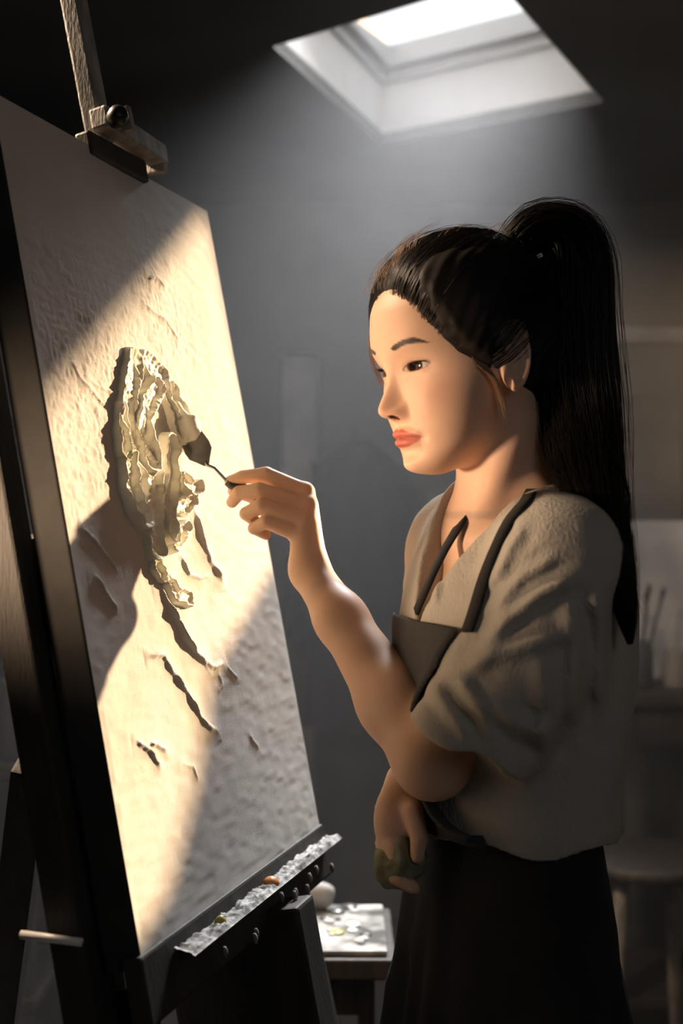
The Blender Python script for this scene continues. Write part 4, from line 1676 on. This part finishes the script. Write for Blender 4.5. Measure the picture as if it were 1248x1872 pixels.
picture(X(505, 3.75), X(590, 3.75), Z(900, 3.75), Z(640, 3.75), GREYC, 'tall grey sketch pinned in a thin dark frame, left of the smock', fw=.02)
# workbench along the right of the back wall with pictures standing on it
wb = table('workbench', X(1040, 3.1), 1.10, 2.75, 3.15, Z(1240, 3.0), M['dark_wood'], 'long dark workbench under the leaning pictures at the right', legs=.05, shelf=.25, cat='workbench')
wz = Z(1240, 3.0)
leaning_canvas('propped_canvas', (X(1215, 3.0) + .02, 2.98, wz), .30, .40, -4, .20, GREYC, 'pale blank canvas standing on the workbench behind the ponytail')
leaning_canvas('propped_canvas', (X(1190, 3.25) - .02, 3.48, .003), .44, 1.42 + .32, 3, .10, DARKC, 'tall dark abstract canvas leaning on the back wall behind the workbench')
rail = MB().box((X(1080, 3.7), 3.715, Z(622, 3.7)), (1.19, 3.75, Z(596, 3.7)), bev=.003).build('picture_rail', M['grey_canvas'])
props(rail, 'pale horizontal picture rail on the back wall at the right', 'rail')
jar((X(1165, 2.85), 2.84, wz), .035, .11, M['dark_jar'], 'dark jar of brushes on the left end of the workbench', 'jars on the workbench', brushes=5)
jar((X(1232, 2.85), 2.83, wz), .030, .09, M['jar'], 'pale ceramic jar at the right end of the workbench', 'jars on the workbench')
# stool and crate in front of the bench
ch = empty('wooden_stool', (X(1190, 2.4), 2.4, 0), 'wooden stool with a dark round seat and pale legs standing in front of the workbench', 'stool')
sz = Z(1560, 2.4)
cx = X(1180, 2.4)
MB().lathe((cx, 2.4, sz), [(.13, -.025), (.14, -.02), (.14, -.004), (.13, 0)], 28).build('seat', M['dark_wood'], ch, True)
for k in range(4):
    a = math.pi / 4 + k * math.pi / 2
    MB().tube([(cx + math.cos(a) * .09, 2.4 + math.sin(a) * .09, sz - .02), (cx + math.cos(a) * .15, 2.4 + math.sin(a) * .15, 0)], .014, 10).build('leg', M['pale_wood'], ch, True)
for k in range(4):
    a, b = math.pi / 4 + k * math.pi / 2, math.pi / 4 + (k + 1) * math.pi / 2
    MB().tube([(cx + math.cos(a) * .125, 2.4 + math.sin(a) * .125, .22), (cx + math.cos(b) * .125, 2.4 + math.sin(b) * .125, .22)], .009, 8).build('stretcher', M['pale_wood'], ch, True)

# the left side: shelf rack with jars, seen past the easel
shx0, shx1 = X(-260, 2.6), X(70, 2.6)
shf = empty('shelf_rack', ((shx0 + shx1) / 2, 2.7, 0), 'tall dark shelf rack with jars at the far left behind the easel', 'shelf')
for x in (shx0, shx1 - .03):
    for y in (2.55, 2.82):
        MB().box((x, y, 0), (x + .03, y + .03, 2.0), bev=.002).build('upright', M['dark_wood'], shf)
SZ = [.35, Z(1395, 2.6), Z(1065, 2.6), Z(765, 2.6), 1.95]
for z in SZ:
    MB().box((shx0 - .01, 2.54, z - .022), (shx1 + .01, 2.86, z), bev=.002).build('shelf_board', M['dark_wood'], shf)
n_ = 0
for si, z in enumerate(SZ[:4]):
    x = shx1 - .07
    while x > shx0 + .06:
        r_, h_ = rnd.uniform(.026, .042), rnd.uniform(.10, .20)
        lv = ['bottom', 'second lowest', 'middle', 'upper'][si]
        pale = rnd.random() < .6
        jar((x, 2.64, z), r_, h_, M['jar'] if pale else M['dark_jar'],
            ('pale' if pale else 'dark') + ' jar on the ' + lv + ' shelf, ' + ['first', 'second', 'third', 'fourth', 'fifth', 'sixth', 'seventh'][n_ % 7] + ' from its right end',
            'jars on the shelf rack')
        n_ += 1
        x -= r_ * 2 + rnd.uniform(.02, .05)
    n_ = 0
# canvases stacked against the left part of the back wall
for k, (cx_, w, h, lab) in enumerate(((X(470, 3.6) - .10, .55, .75, 'front pale canvas of the stack leaning on the back wall beside the easel'),
                                      (X(430, 3.66) - .12, .50, .92, 'taller dark canvas behind the pale one against the back wall'))):
    leaning_canvas('stored_canvas', (cx_, 3.42 + .09 * k, .003), w, h, 2 - 3 * k, .12, (DARKC, GREYC)[k] if k else DARKC, lab, 'canvases leaning on the back wall')
# low crate on the floor at the right
cr0 = np.array([X(1130, 2.1), 2.0, 0])
crt = empty('wooden_crate', cr0 + np.array([.15, .12, 0]), 'open slatted crate with rags on the floor behind the painter', 'crate')
for k in range(4):
    z = .03 + k * .085
    for y in (2.0, 2.24):
        MB().box((cr0[0], y, z), (cr0[0] + .34, y + .012, z + .07), bev=.002).build('slat', M['pale_wood'], crt)
    for x in (cr0[0], cr0[0] + .328):
        MB().box((x, 2.012, z), (x + .012, 2.24, z + .07), bev=.002).build('slat', M['pale_wood'], crt)
MB().box((cr0[0] + .005, 2.005, .004), (cr0[0] + .335, 2.247, .02)).build('crate_bottom', M['pale_wood'], crt)
for x in (cr0[0] + .013, cr0[0] + .307):
    for y in (2.013, 2.219):
        MB().box((x, y, .021), (x + .02, y + .02, .37), bev=.001).build('corner_post', M['pale_wood'], crt)

# ------------------------------------------------------------------ haze in the back of the room
hm = bpy.data.materials.new('dusty_air')
hm.use_nodes = True
nt = hm.node_tree
nt.nodes.clear()
oo = nt.nodes.new('ShaderNodeOutputMaterial')
vs = nt.nodes.new('ShaderNodeVolumeScatter')
vs.inputs['Density'].default_value = 0.075
vs.inputs['Anisotropy'].default_value = 0.1
vs.inputs['Color'].default_value = (.98, .98, 1, 1)
nt.links.new(vs.outputs[0], oo.inputs['Volume'])
hz = MB().box((X0 + .01, 1.98, .01), (X1 - .01, Y1 - .002, ZC - .004)).build('haze', hm)
hz['kind'] = 'stuff'
hz['label'] = 'dusty air lit by the roof light'
